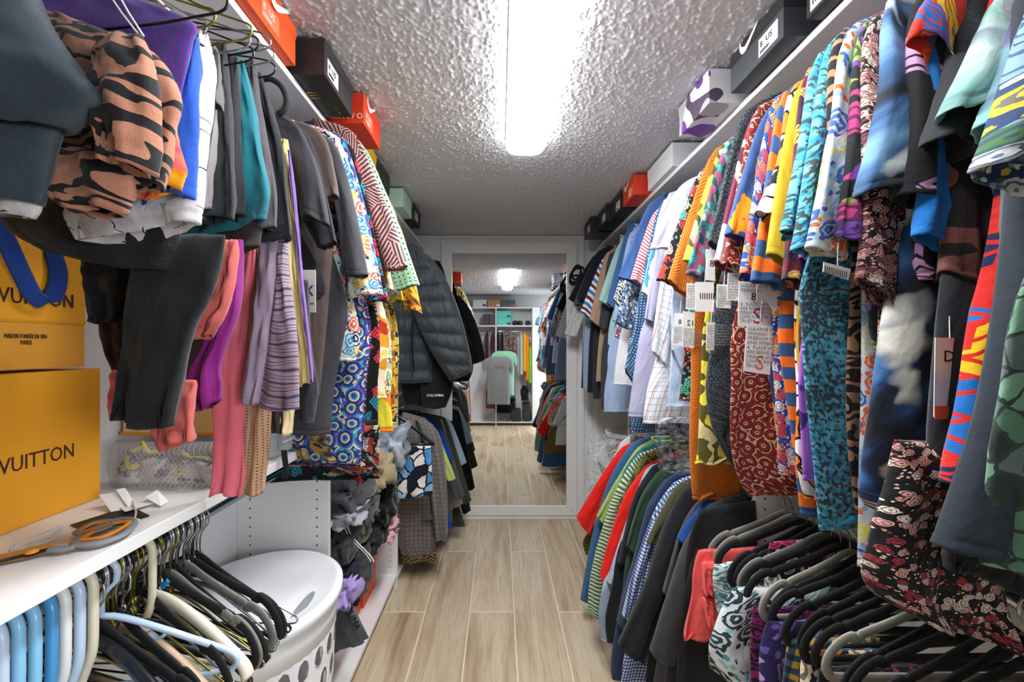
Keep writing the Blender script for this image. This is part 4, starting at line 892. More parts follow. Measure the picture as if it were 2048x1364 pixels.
# plastic wrap
def crumple(name, label, cat, c, s, mat, seed=0, group=None, nu=40, nv=22, amp=.35, freq=2.2, parent=None, flat=True, power=.6, rz=0):
    V = []; UV = []; cz, sz = math.cos(rz), math.sin(rz)
    for i in range(nv+1):
        th = math.pi*i/nv
        for j in range(nu):
            ph = 2*math.pi*j/nu; d = Vector((math.sin(th)*math.cos(ph), math.sin(th)*math.sin(ph), math.cos(th)))
            n1 = mn.noise(d*freq+Vector((seed*3.1, seed, 5))); n2 = abs(mn.noise(d*freq*2.3+Vector((seed, 9, seed*2.2)))); n3 = abs(mn.noise(d*freq*5+Vector((seed, 3, 1))))
            k = 1+amp*(n1*1.2+.9*(.5-n2*1.6)+.35*(.3-n3))
            p = [math.copysign(abs(q)**power, q)*k*h for q, h in zip(d, s)]
            if flat: p[2] = max(p[2], -s[2]*.8)
            x, y = p[0]*cz-p[1]*sz, p[0]*sz+p[1]*cz
            V.append((c[0]+x, c[1]+y, c[2]+p[2])); UV.append((d.x*s[0]+d.z*s[2]*.6, d.y*s[1]+d.z*s[2]))
    Fc = [(i*nu+j, i*nu+(j+1) % nu, (i+1)*nu+(j+1) % nu, (i+1)*nu+j) for i in range(nv) for j in range(nu)]
    o = mobj(name, V, Fc, mat, parent, True, UV, loc=(c[0], c[1], c[2]-s[2]*.8) if parent is None else None)
    if label: tag(o, label, cat, group)
    return o
M_PLAST = clear('crinkled_plastic', alpha=.3, bump=1.0, rough=.1)
a_ = W(1205, 930, 2.24)
crumple('plastic_wrap', 'crinkled clear dry-cleaning plastic bunched over the far white shirt', 'plastic wrap', (a_[0]+.02, 2.25, a_[2]-.02), (.10, .06, .17), M_PLAST, 4, amp=.3)
# ---------------- bottoms hung on the velvet hangers
BOT = 'shorts, skirts and leggings on the velvet hangers'
f_coral = fab('solid', '#ff6a68'); f_pleaf = fab('floral', '#e9f2f2', '#6fb7bd', '#2c3c48', '#a9d9dc', '#3a5260', '#f2f2ee', s=18); f_feath = fab('tiger', '#eef0ee', '#5fa9a8', s=110)
f_pnav = fab('tiger', '#1f1d3a', '#a2307a', s=110); f_palmp = fab('floral', '#3b3170', '#c9b2e0', '#7a66b8', '#2a2244', '#a78fd0', s=16); f_sflw = fab('floral', '#22304a', '#f2c22e', '#e8862a', '#4a90c0', '#f0e2c0', s=16)
f_teapl = fab('gingham', '#2b3c48', '#3f6f86', '#d8b040', s=40); f_dark1 = fab('floral', '#191a20', '#4a6f60', '#a04a60', '#303c4c', s=22)
drape('shorts', 'coral pink ruffled running shorts with pocket', 'shorts', 1.155, f_coral, [(None, [(1398, 1100, 1560, 1092), (1392, 1115, 1560, 1108), (1386, 1150, 1560, 1140), (1384, 1190, 1560, 1180), (1376, 1230, 1550, 1225), (1366, 1278, 1540, 1270)]), (None, [(1404, 1125, 1450, 1125), (1405, 1185, 1452, 1186)], -.02), (None, [(1406, 1196, 1445, 1196), (1412, 1248, 1446, 1250)], -.02)], group=BOT, fold=.012, k=4, parts=['shorts_body', 'ruffle_layer'])
drape('shorts', 'white shorts with small feather print', 'shorts', 1.08, f_feath, [[(1430, 1130, 1620, 1105), (1426, 1160, 1620, 1140), (1432, 1215, 1620, 1200), (1440, 1240, 1620, 1230)]], group=BOT, fold=.010, k=5)
drape('shorts', 'white shorts with aqua and charcoal palm leaves', 'shorts', .99, f_pleaf, [[(1470, 1176, 1660, 1170), (1446, 1220, 1660, 1210), (1424, 1290, 1660, 1280), (1428, 1350, 1640, 1352)]], group=BOT, fold=.014, k=3, th=.05)
drape('leggings', 'navy and magenta streaked leggings', 'leggings', .935, f_pnav, [[(1506, 1214, 1700, 1210), (1502, 1280, 1700, 1280), (1506, 1420, 1700, 1420)]], group=BOT)
drape('leggings', 'purple palm-print leggings under the velvet hangers', 'leggings', .885, f_palmp, [[(1536, 1244, 1740, 1240), (1522, 1300, 1740, 1300), (1518, 1420, 1740, 1420)]], group=BOT, k=3)
drape('leggings', 'teal plaid leggings between purple and sunflower prints', 'leggings', .845, f_teapl, [[(1578, 1280, 1760, 1276), (1572, 1340, 1760, 1340), (1570, 1430, 1760, 1430)]], group=BOT)
drape('skirt', 'navy skirt with large yellow sunflowers', 'skirt', .81, f_sflw, [[(1612, 1302, 1800, 1298), (1602, 1350, 1800, 1340), (1600, 1430, 1800, 1430)]], group=BOT)
drape('skirt', 'black skirt with small green and rose flowers', 'skirt', .765, f_dark1, [[(1644, 1335, 1860, 1330), (1640, 1360, 1860, 1360), (1640, 1430, 1860, 1430)]], group=BOT)
drape('skirt', 'dark patterned skirt with orange and white bands', 'skirt', .71, fab('hstripe', '#1c1c22', '#2a2a32', '#c8583a', '#1c1c22', '#e6dccc', s=9), [[(1694, 1384, 1920, 1380), (1690, 1420, 1920, 1420), (1690, 1470, 1920, 1470)]], group=BOT)
drape('leggings', 'navy leggings with green leaf print under the last hangers', 'leggings', .65, fab('floral', '#1d2030', '#8f9a3a', '#3f4a8a', '#b9b04a', s=14), [[(1780, 1440, 2010, 1440), (1780, 1480, 2010, 1480), (1780, 1560, 2010, 1560)]], group=BOT)
drape('skirt', 'magenta and black flowered skirt glimpsed between hangers', 'skirt', 1.03, fab('floral', '#1b1b22', '#d0387a', '#e8e4de', '#5a2a5a', s=22), [[(1540, 1085, 1680, 1075), (1530, 1150, 1680, 1140), (1530, 1200, 1680, 1190)]], group=BOT)
# far lower right: white lidded basket beneath the shirts
def basket(label, cx, cy, zt, r1, r0, zb=0.0, nh=26, group='white plastic laundry baskets'):
    r = empty('laundry_basket', (cx, cy, zb), label, 'basket', group); mat = plain('white_plastic', '#eef0f4', .35)
    m = MB(); rows = 7; zz = np.linspace(zb+.06, zt-.11, rows+1); rad = lambda z: r0+(r1-.012-r0)*(z-zb)/(zt-zb)
    for th_, inner in ((0, False), (-.003, True)):
        for j in range(rows):
            for i in range(nh):
                a0 = 2*math.pi*(i+(j % 2)*.5)/nh; da = 2*math.pi/nh; ez = zz[j+1]-zz[j]; V = []; q = 4
                outer = [(-.5, -.5), (0, -.5), (.5, -.5), (.5, 0), (.5, .5), (0, .5), (-.5, .5), (-.5, 0)]
                for u, v in outer:
                    z = zz[j]+ez*(v+.5); a = a0+da*u; R = rad(z)+th_; V.append((cx+R*math.cos(a), cy+R*math.sin(a), z))
                for u, v in outer:
                    L_ = math.hypot(u, v); z = zz[j]+ez*(v/L_*.40+.5); a = a0+da*u/L_*.32; R = rad(z)+th_; V.append((cx+R*math.cos(a), cy+R*math.sin(a), z))
                m.add(V, [(k, (k+1) % 8, 8+(k+1) % 8, 8+k) for k in range(8)])
    m.obj('perforated_side', mat, r, True)
    MB().lathe([(rad(zb+.06)-.003, zb+.06), (rad(zb+.06), zb+.06), (r0, zb+.004), (r0-.01, zb), (0.001, zb)], (cx, cy), 48).obj('base', mat, r, True)
    MB().lathe([(rad(zt-.11)-.003, zt-.112), (rad(zt-.11), zt-.112), (r1-.012, zt-.03), (r1-.016, zt-.03), (rad(zt-.11)-.004, zt-.11)], (cx, cy), 48).obj('rim_band', mat, r, True)
    lm = plain('white_lid_plastic', '#f2f3f7', .3)
    MB().lathe([(r1-.008, zt-.034), (r1, zt-.03), (r1+.001, zt-.006), (r1-.006, zt), (r1-.018, zt), (r1-.024, zt-.006), (r1-.10, zt-.010), (.001, zt-.016)], (cx, cy), 64).obj('lid', lm, r, True)
    m = MB(); P = []
    for k in range(24):
        a = 2*math.pi*k/24; P.append((cx+r1*.70+.014*math.cos(a)*1.0, cy-.05+.062*math.sin(a)))
    V = [(x, y, zt-.0075) for x, y in P]+[(cx+(x-cx)*.985, y, zt-.004) for x, y in P]
    m.add([(x, y, zt-.0072) for x, y in P], [tuple(range(24))]); m.obj('handle_slot', plain('shadow_grey_plastic', '#8e9098', .6), r)
    return r
basket('large round white lidded laundry basket under the left shelf, with oval holes', -.70, 1.115, .712, .232, .185)
basket('white lidded basket on the lower shelf at the far right corner', .93, 2.80, .80, .17, .14, zb=.52, nh=18)
mb_ = MB()
o_ = W(1310, 860, 2.05)
r_ = empty('mesh_bin', (.80, 2.1, .84), 'black wire-mesh bin edge behind the checked shirt', 'bin')
for i in range(18):
    for d in (1, -1):
        x = .70+.0155*i; MB
mm = MB()
for i in range(-12, 20):
    for d in (1, -1):
        x0 = .70+.014*i if d == 1 else .70+.014*i; pts = []
        for k in range(2):
            z = .86+.12*k; x = x0+d*.12*k
            pts.append([x, 2.10, z])
        (xa, _, za), (xb, _, zb_) = pts
        lo, hi = .70, .92
        def cl_(x): return min(max(x, lo), hi)
        if max(xa, xb) <= lo or min(xa, xb) >= hi: continue
        def at_(x): return za+(zb_-za)*(x-xa)/(xb-xa)
        xa2, xb2 = cl_(xa), cl_(xb); mm.sweep([(xa2, 2.10+.002*d, at_(xa2)), (xb2, 2.10+.002*d, at_(xb2))], .0016, n=4)
mm.obj('wire_mesh', M_WIREB, r_); MB().box(.695, .925, 2.094, 2.106, .976, .986, .002).obj('rim', M_WIREB, r_); MB().box(.695, .925, 2.094, 2.106, .852, .862, .002).obj('rim', M_WIREB, r_)
# ================================================= LEFT SIDE
LUP = 'activewear and shirts on the left upper rod'
def dl(name, label, Y, mat, pieces, cat=None, **kw):
    kw.setdefault('group', LUP); return drape(name, label, cat or name.replace('_', ' '), Y, mat, pieces, **kw)
g_slate = fab('solid', '#525e69', rough=.5, wr=.5); g_tiger = fab('tiger', '#c48b72', '#26262a', s=62, wr=.6); g_rib = fab('vstripe', '#4656a8', '#8a3a9c', s=150, wr=.4); g_oran = fab('tiedye', '#f0c020', '#f48a1e', '#e83a6a', s=22)
g_blue = fab('solid', '#2c5fc4', wr=.7); g_marb = fab('veins', '#1c1c20', '#e6dfe2', s=26, wr=.7); g_blk = fab('solid', '#26282c', wr=.8); g_perf = fab('perf', '#2b2d31', '#0e0f11', s=170, wr=.6)
g_grey = fab('solid', '#77777a'); g_chr = fab('solid', '#3c3f45'); g_teal = fab('solid', '#1f7f8c', wr=.8); g_gb = fab('heather', '#4f4a4c', '#6a6466'); g_dk = fab('solid', '#2b2f36'); g_br = fab('solid', '#4a423e')
g_lav = fab('solid', '#b3a2b8', wr=.4); g_swl = fab('swirl', '#4a4a60', '#b9a0b8', '#7d7f9a', '#d8a8a0', '#5a5066', '#a79ab4', s=13, wr=.3); g_pink = fab('solid', '#f28090', wr=.5); g_tan = fab('perf', '#d3a98a', '#6f5140', s=165, wr=.4)
g_cream = fab('solid', '#e8d3a6'); g_yell = fab('solid', '#e2cd8a'); g_pstr = fab('solid', '#8a6ab4'); g_salm = fab('solid', '#cf6d66', wr=.6); g_mag = fab('solid', '#97298a', wr=.6)
# near-left garments
dl('sports_skirt', 'smooth slate grey athletic skirt nearest at top left', .42, g_slate, [[(-420, -120, 40, -120, .03), (-420, -40, 62, -40, .05), (-420, 26, 84, 26, .06), (-420, 99, 132, 99, .06), (-420, 152, 172, 152, .06), (-420, 188, 200, 186, .05), (-420, 214, 190, 206, .045), (-420, 262, 138, 248, .04)],
   (None, [(-420, 236, 134, 236, .03), (-420, 300, 108, 294, .035), (-420, 350, 90, 346, .035), (-420, 410, 72, 404, .035)], .012)], cat='skirt', fold=.006, bulge=.01, parts=['skirt_panel', 'under_shorts'])
dl('sports_bra', 'black and tan tiger-striped sports top hanging by its straps', .475, g_tiger, [
   (None, [(84, 18, 150, 40, .02), (88, 60, 250, 80, .03), (100, 120, 322, 118, .035), (110, 200, 363, 198, .04), (108, 270, 350, 268, .04), (100, 330, 338, 330, .04), (120, 372, 322, 372, .03)], .01),
   (None, [(100, 300, 262, 300, .03), (84, 360, 262, 376, .035), (100, 396, 256, 408, .035), (150, 424, 244, 432, .03)], -.006),
   (None, [(222, 66, 286, 72, .02), (200, 108, 303, 112, .03), (201, 160, 312, 160, .035), (205, 220, 315, 220, .04), (211, 280, 309, 284, .04), (216, 322, 298, 352, .035)], -.028)], cat='top', parts=['back_panel', 'waistband', 'front_cup'], fold=.006, bulge=.008)
m = MB(); r_ = [o for o in C.objects if o.get('label', '').startswith('black and tan tiger')][0]
for a, b in (((205, -30), (281, 74)), ((226, -30), (287, 72))):
    p, q = W(*a, .455), W(*b, .455); m.sweep([p, ((p[0]+q[0])/2, .455, (p[2]+q[2])/2-.002), q], .0012, n=6)
m.obj('strap_cord', plain('white_cord', '#e8e6e2', .5), r_, True)
dl('ribbed_leggings', 'purple and blue fine-ribbed leggings folded over a wire hanger', .505, g_rib, [[(40, -30, 250, -12, .012), (44, 6, 384, 42, .02), (50, 80, 383, 84, .022), (60, 140, 372, 140, .02), (70, 200, 360, 200, .02), (90, 280, 345, 280, .02)]], cat='leggings', fold=.003)
dl('shorts', 'orange and yellow tie-dye shorts peeping behind the tiger top', .515, g_oran, [[(280, 230, 346, 236), (276, 290, 357, 292), (280, 340, 368, 340), (272, 392, 352, 376)]], fold=.004)
dl('shorts', 'bright cobalt blue shorts on the left rail', .54, g_blue, [[(378, 78, 398, 76, .02), (366, 130, 394, 130), (330, 230, 392, 230), (260, 330, 388, 330), (245, 404, 386, 396)], (None, [(388, 76, 402, 78, .015), (386, 140, 405, 140), (384, 186, 404, 186), (386, 260, 400, 260)], .02)], fold=.004)
dl('shorts', 'pale marble-print shorts with wide open leg', .565, g_marb, [[(402, 68, 416, 70, .02), (398, 140, 417, 140), (360, 260, 413, 260), (220, 380, 408, 380), (140, 424, 406, 416), (162, 486, 400, 452)]], fold=.004, th=.04)
dl('shorts', 'marble-print hem sliver below the slate skirt at left edge', .445, g_marb, [[(-200, 392, 76, 392), (-200, 415, 82, 408), (-200, 436, 62, 436)]], fold=.003)
dl('shorts', 'black mesh-trimmed running shorts spread wide at the bottom', .60, g_perf, [[(420, 100, 432, 100, .02), (300, 240, 420, 240), (60, 380, 400, 380), (10, 436, 358, 440), (24, 470, 356, 480), (92, 508, 348, 548)]], fold=.006, th=.04)
dl('shorts', 'mid grey shorts with short side flap', .615, g_grey, [[(418, 88, 430, 90, .02), (416, 150, 436, 150), (416, 214, 442, 214)]], fold=.003)
dl('shorts', 'pewter satin shorts lit along the edge', .63, fab('solid', '#a59f9f', wr=.5), [[(418, 100, 430, 100, .02), (412, 220, 432, 220), (408, 300, 430, 300), (404, 420, 420, 420)]], fold=.003)
dl('shorts', 'charcoal shorts with layered curled hem', .65, g_chr, [[(424, 84, 450, 86, .02), (430, 170, 456, 170), (424, 270, 463, 270), (420, 330, 466, 330), (404, 400, 473, 396), (398, 440, 470, 440)]], fold=.006)
dl('shorts', 'black shorts with stitched side seam beside the teal ones', .675, g_blk, [[(452, 112, 474, 114, .02), (450, 200, 476, 200), (446, 300, 478, 300), (440, 380, 484, 380), (434, 440, 484, 430)]], fold=.005)
dl('shorts', 'teal shorts with turned-up leg', .705, g_teal, [[(471, 114, 486, 120, .02), (474, 200, 505, 200), (470, 304, 521, 304), (440, 400, 541, 389), (360, 496, 536, 446)], ], fold=.006, th=.035)
dl('shorts', 'grey-brown heathered shorts right of the teal ones', .73, g_gb, [[(484, 126, 511, 120, .02), (490, 200, 519, 200), (500, 300, 536, 300), (510, 380, 548, 380), (500, 462, 550, 458)]], fold=.004)
dl('shorts', 'dark slate shorts longest of the left shorts', .76, g_dk, [[(509, 145, 522, 145, .02), (512, 220, 545, 220), (518, 293, 565, 293), (510, 400, 575, 400), (420, 500, 584, 478)]], fold=.006)
dl('shorts', 'brown-black shorts with flat hem under the teal ones', .715, g_br, [[(470, 300, 500, 300), (440, 420, 520, 430), (400, 480, 522, 456), (362, 520, 520, 494)]], fold=.004)
# leggings
dl('leggings', 'black capri leggings hanging in front of the golden boxes', .62, g_blk, [[(268, 470, 450, 470), (266, 540, 442, 520), (264, 600, 422, 590), (262, 680, 388, 665), (252, 760, 366, 770), (240, 842, 350, 854)]], fold=.007, bulge=.01, th=.04)
dl('leggings', 'black shorts-length leggings left of the capri pair', .66, fab('solid', '#191b1f'), [[(170, 480, 290, 480), (168, 540, 280, 540), (176, 600, 270, 610), (185, 648, 264, 642)]], fold=.006)
dl('leggings', 'deep purple leggings in the shadow behind the black ones', .70, fab('solid', '#2a1a30'), [[(200, 600, 320, 600), (205, 680, 320, 680), (222, 740, 320, 740), (222, 792, 320, 792)]], fold=.006)
dl('leggings', 'salmon leggings folded double beside the black capris', .66, g_salm, [[(440, 480, 476, 480), (436, 530, 472, 540), (418, 590, 460, 600), (392, 640, 440, 650), (382, 676, 424, 674)]], fold=.005)
dl('leggings', 'salmon leggings end with rolled cuff below the black capris', .64, g_pink, [[(225, 740, 300, 740), (222, 800, 330, 800), (222, 836, 350, 830)], (g_salm, [(338, 760, 392, 760), (326, 820, 388, 816), (312, 858, 386, 866), (330, 896, 384, 884)], .005)], fold=.005, parts=['leg', 'leg'])
dl('leggings', 'magenta leggings twisted between salmon and pink ones', .69, g_mag, [[(468, 480, 486, 480), (466, 560, 480, 560), (440, 630, 474, 620), (405, 700, 450, 690), (381, 745, 436, 740), (376, 780, 440, 770), (396, 822, 436, 806)]], fold=.006)
dl('leggings', 'long coral pink leggings with tan perforated side panel', .80, g_pink, [(None, [(484, 470, 512, 470), (470, 540, 511, 540), (437, 655, 506, 655), (426, 720, 500, 720), (429, 830, 493, 830), (431, 930, 492, 930), (425, 988, 484, 988)]), (g_tan, [(500, 470, 524, 470), (502, 560, 540, 560), (496, 700, 544, 700), (492, 820, 541, 820), (488, 900, 536, 900), (482, 986, 524, 986)], .012)], cat='leggings', fold=.005, bulge=.006, parts=['leg', 'perforated_panel'])
dl('leggings', 'lavender leggings with swirled purple marble side', .775, g_lav, [(None, [(522, 440, 566, 440), (520, 510, 564, 512), (510, 633, 552, 640), (496, 720, 536, 724), (481, 800, 518, 812)]), (g_swl, [(552, 440, 576, 440), (556, 520, 574, 520), (545, 633, 588, 633), (530, 720, 596, 720), (513, 812, 598, 822)], .006)], cat='leggings', fold=.003, parts=['leg', 'marbled_panel'], bulge=.004)
dl('leggings', 'pale yellow leggings with thin purple side stripe', .85, g_yell, [(None, [(562, 280, 576, 280), (578, 440, 592, 440), (586, 600, 606, 600), (596, 700, 618, 700), (598, 772, 622, 768)]), (g_pstr, [(576, 300, 580, 300, .01), (590, 440, 595, 440, .01), (604, 600, 609, 600, .01), (616, 700, 621, 700, .01), (621, 764, 626, 764, .01)], -.012), (g_cream, [(556, 290, 566, 290, .02), (572, 440, 582, 440, .02), (580, 600, 592, 600, .02), (588, 740, 600, 740, .02)], -.01)], cat='leggings', fold=.002, parts=['leg', 'side_stripe'])
dl('leggings', 'short grey leggings hem beneath the yellow pair', .87, g_chr, [[(590, 560, 616, 560), (588, 700, 622, 700), (584, 768, 634, 772), (586, 838, 624, 846)]], fold=.004)
dl('leggings', 'brown and cream colour-block leggings hem', .83, g_br, [(None, [(545, 700, 570, 700), (542, 800, 568, 800), (541, 862, 570, 862)]), (g_cream, [(568, 700, 590, 700), (566, 800, 588, 800), (564, 866, 580, 868)], .004)], cat='leggings', fold=.003)
# size sticker with X mark
r_ = empty('size_sticker', W(618, 560, .80), 'clear rounded hang sticker with a black X mark on the taupe top', 'tag', None); MB().box(-.0, 0.0, 0, 0, 0, 0)
a_, b_ = W(605, 625, .885), W(632, 540, .885); MB().box(a_[0], b_[0], .884, .8855, a_[2], b_[2], .0006).obj('strip', plain('grey_film', '#b9b6b8', .35), r_)
text('X', .034, M_INK, (a_[0]+.002, .8835, a_[2]+.038), (1, 0, 0), (0, 0, 1), r_); text('carbon', .009, M_INK, (a_[0]+.001, .8835, a_[2]+.018), (1, 0, 0), (0, 0, 1), r_)
# shirts, left upper rod
def ls(label, Y, mat, sh, cl, cr_, **kw): return garment(kw.pop('name', 'shirt'), label, kw.pop('cat', 'shirt'), Y, mat, 'L', sh, cl, cr_, group=LUP, **kw)
g_tee = fab('solid', '#45434a'); g_tee2 = fab('solid', '#33343a'); g_taup = fab('solid', '#6f5f5c'); g_lt = fab('solid', '#4d4e53'); g_wpr = fab('floral', '#eef0f0', '#4a9fd0', '#e8c840', '#2c3a6a', '#e07050', s=26)
g_bpr = fab('rings', '#2b3f86', '#5a4fc0', '#38b0b8', '#e8c8a0', '#283a7a', s=22); g_palm = fab('geo', '#4c3a58', '#d9a08c', s=14); g_gdot = fab('dots', '#9fc8a4', '#24304a', s=60); g_gold = fab('blobs', '#4a2a18', '#a8681e', '#e0a83a', '#7a3f1a', s=26)
g_pais = fab('rings', '#23264e', '#6a4fb8', '#2a2d5a', '#d98a5a', '#3a2f7c', s=20); g_azt = fab('tri', '#16171c', '#1b1c22', '#2aa0b4', '#e2405a', '#17181c', s=30); g_ygl = fab('blobs', '#f0dc70', '#f6efd0', '#e8a03a', '#c8402a', s=16); g_wgr = fab('floral', '#e6efe6', '#5fae82', '#2a3c34', '#88c4a4', s=34)
g_nvg = fab('floral', '#1f2a4a', '#e0c43a', '#d8b830', '#f0dc70', s=34); g_fire = fab('tiger', '#f08a24', '#e8d84a', s=14)
ls('charcoal tee whose sleeve hangs open, nearest tee on the left', .90, g_tee, (616, 262), (664, 452), (608, 438), mids=[(640, 340, 590, 345)], low=[(600, 460), (600, 520)], th=.045)
ls('dark charcoal tee behind the nearest one', .97, g_tee2, (632, 280), (678, 490), (640, 500), low=[(648, 560), (640, 600)])
ls('taupe satin top on a black hanger', 1.01, g_taup, (662, 280), (682, 400), (650, 400), low=[(660, 460), (655, 600), (648, 700), (640, 790)])
ls('grey tee with crisp cuff beside the printed shirts', 1.06, g_lt, (683, 296), (738, 552), (692, 556), mids=[(708, 400, 672, 408)], low=[(690, 600), (682, 680), (664, 780), (658, 866)], th=.042)
ls('white tee with bright butterfly and flower print', 1.12, g_wpr, (690, 285), (764, 586), (700, 598), mids=[(728, 420, 694, 430)], low=[(716, 640), (710, 720)])
ls('royal blue shirt with violet and aqua paisley', 1.17, g_bpr, (700, 286), (770, 590), (732, 600), mids=[(736, 430, 704, 436)], low=[(732, 640), (728, 760), (722, 860), (719, 922)], th=.04)
ls('indigo paisley dress with purple medallions', 1.19, g_pais, (690, 300), (745, 560), (715, 566), low=[(736, 620), (732, 760), (726, 860), (720, 930)], name='dress', cat='dress')
ls('plum shirt with large peach palm-leaf lines', 1.27, g_palm, (722, 276), (817, 534), (770, 546), mids=[(762, 380, 722, 392), (790, 450, 744, 462)], low=[(752, 620), (750, 700)], th=.045)
ls('black shirt with aqua, coral and white tribal bands', 1.25, g_azt, (715, 300), (782, 606), (742, 604), low=[(754, 640), (754, 780), (756, 900), (756, 960)])
ls('yellow and cream leaf-print shirt', 1.31, g_ygl, (728, 300), (790, 580), (765, 586), low=[(772, 640), (770, 760), (772, 800)])
ls('mint green shirt with navy dots on its cuff', 1.36, g_gdot, (740, 300), (841, 572), (790, 582), mids=[(795, 440, 762, 448)], low=[(770, 640), (768, 780)])
ls('white and green sprig-print shirt', 1.385, g_wgr, (745, 320), (800, 590), (780, 596), low=[(776, 640), (780, 760), (776, 790)])
ls('flame orange and yellow tee low in the printed row', 1.40, g_fire, (745, 330), (810, 600), (785, 604), low=[(778, 700), (780, 800), (785, 866)])
ls('brown and gold marbled shirt with puffed cuff', 1.43, g_gold, (752, 330), (846, 626), (810, 618), mids=[(808, 470, 780, 476)], low=[(782, 640), (790, 760), (788, 840)])
ls('navy and gold scrollwork shirt last of the printed row', 1.49, g_nvg, (760, 340), (825, 600), (800, 606), low=[(792, 640), (795, 760), (793, 850)])
dl('dress_hem', 'dark camouflage-print dress hem spread over the shelf edge', 1.17, fab('blobs', '#1f1d1c', '#5a4a34', '#8f8a70', '#c89a4a', '#2a2624', s=22), [[(572, 800, 690, 800), (568, 850, 690, 860), (572, 880, 690, 890), (600, 918, 700, 920)]], cat='dress', fold=.012)
dl('dress_hem', 'black dress hem with tiny red and white motifs swept sideways', 1.22, fab('floral', '#17181c', '#c8503a', '#e0dccc', '#3a5a50', s=44), [[(600, 860, 760, 850), (590, 890, 760, 900), (620, 930, 760, 935), (660, 946, 760, 946)]], cat='dress', fold=.012)
dl('dress_hem', 'black, teal and coral aztec dress hem pointing down', 1.24, g_azt, [[(712, 840, 756, 840), (708, 900, 757, 900), (706, 945, 756, 940), (716, 966, 752, 950)]], cat='dress')
dl('black_ribbon', 'thin black ribbon dangling from the shelf rod', 1.02, g_blk, [[(562, 900, 574, 900, .004), (564, 920, 576, 922, .004), (566, 940, 578, 944, .004), (562, 955, 582, 952, .004)]], cat='ribbon', hem=False, group=None, th=.004, fold=.001, noisy=0)
# wire hangers over the near shorts
for i, (y, px, py, mf, nm) in enumerate(((.52, 430, 22, M_WIREG, 'gold'), (.56, 413, 44, M_WIRES, 'silver'), (.60, 503, 52, M_WIREG, 'gold'), (.62, 500, 72, M_WIRES, 'silver'), (.645, 507, 98, M_WIREB, 'black'), (.66, 517, 78, M_WIREB, 'black'), (.69, 541, 76, M_WIRES, 'silver'), (.71, 548, 102, M_WIRES, 'silver'), (.74, 550, 130, M_WIREB, 'black'), (.48, 455, -8, M_WIREB, 'black'))):
    X, _, Z = W(px, py, y); r_ = empty('wire_hanger', (-.68, y, RODZ), '%s wire hanger holding shorts high on the left rod, %s from the camera' % (nm, ORD[(1, 2, 3, 4, 5, 6, 7, 8, 9, 0)[i]]), 'hanger', 'wire hangers on the left upper rod')
    hk_ = [(-.68+x, y, RODZ+z) for x, z in hk(.02, 0)]; MB().sweep(hk_, .0016, n=6).obj('hook', mf, r_, True)
    MB().sweep([(-.68+.003*math.sin(q*1.3), y, RODZ-.07-.004*q) for q in range(9)], .003, n=6).obj('twisted_neck', mf, r_, True)
    zn = RODZ-.105; dx = X+.68; B = Z-.03
    R = [(-.68, zn), (-.65, zn-.006), (-.68+dx*.55, zn+(Z-zn)*.45), (X-.03, Z+.012), (X-.004, Z+.002), (X, Z-.008), (X-.006, Z-.018), (X-.03, Z-.024), (X-.12, B-.008), (-.68, B-.025), (-.80, B-.03), (-.88, B-.03), (-.895, B-.02), (-.88, B-.005), (-.76, zn-.03)]
    n_ = len(R); P = cr([R[-1]]+R+[R[0], R[1]], np.linspace(1, n_+1, 60)[:-1]); MB().sweep([(x, y+.02*math.sin(q*.5+i)*0, z) for q, (x, z) in enumerate(P)], .0016, n=6, closed=True).obj('frame', mf, r_, True)
r_ = empty('padded_hook', (-.5, .86, 2.0), 'thick black padded hanger hook beside the shelf edge', 'hanger')
P = [W(x, y, .86) for x, y in ((522, 160), (534, 157), (548, 161), (562, 172), (571, 190), (573, 208), (567, 222), (556, 228))]
MB().sweep(cr(P, np.linspace(0, 7, 20)), .0062, n=10).obj('hook', M_BLACK, r_, True)
# white hangers inside near shirts are hidden.  left shelf goods
# ---- golden boxes
GOLD = plain('golden_orange_card', '#eba21d', .55, bump=.08, bs=300); GOLD2 = plain('golden_orange_paper', '#dd9a30', .6, bump=.08, bs=300); BINK = plain('dark_brown_ink', '#3a2419', .5)
r_ = empty('gift_box', (-.95, .5, 1.102), 'large golden-orange gift box lettered in dark brown on the middle shelf', 'box')
MB().box(-.915, -.822, .20, .803, 1.1025, 1.368, .0015).obj('box_body', GOLD, r_); MB().box(-.918, -.820, .197, .806, 1.33, 1.371, .0015).obj('lid', GOLD, r_) if False else None
text('LOUIS VUITTON', .0375, BINK, (-.8214, .7535, 1.2015), (0, 1, 0), (0, 0, 1), r_, align='RIGHT', sx=.70)
r_ = empty('gift_bag', (-.9, .5, 1.373), 'golden-orange gift bag with blue ribbon handle standing on the gift box', 'bag')
x0, x1 = -.915, -.826; y0, y1 = .28, .776; zt = 1.75
m = MB(); m.box(x0, x1, y0, y1, 1.3735, 1.455, .001); m.obj('box_body', GOLD2, r_)
m = MB(); V = [(x1, y0, 1.455), (x1, y1, 1.455), (x1+.004, y1-.002, 1.46), (x1+.004, y0, 1.46), (x1+.002, y1-.014, zt), (x1+.002, y0, zt), (x0, y1-.014, zt), (x0, y0, zt), (x0, y1, 1.455), (x0, y0, 1.455)]
m.add(V, [(3, 2, 4, 5), (5, 4, 6, 7), (2, 8, 6, 4), (0, 1, 2, 3), (1, 8, 2), (9, 7, 6, 8), (0, 3, 5, 7, 9)]); m.obj('upper_flap', GOLD, r_)
text('LOUIS VUITTON', .0375, BINK, (-.8205, .752, 1.487), (0, 1, 0), (0, 0, 1), r_, align='RIGHT', sx=.70)
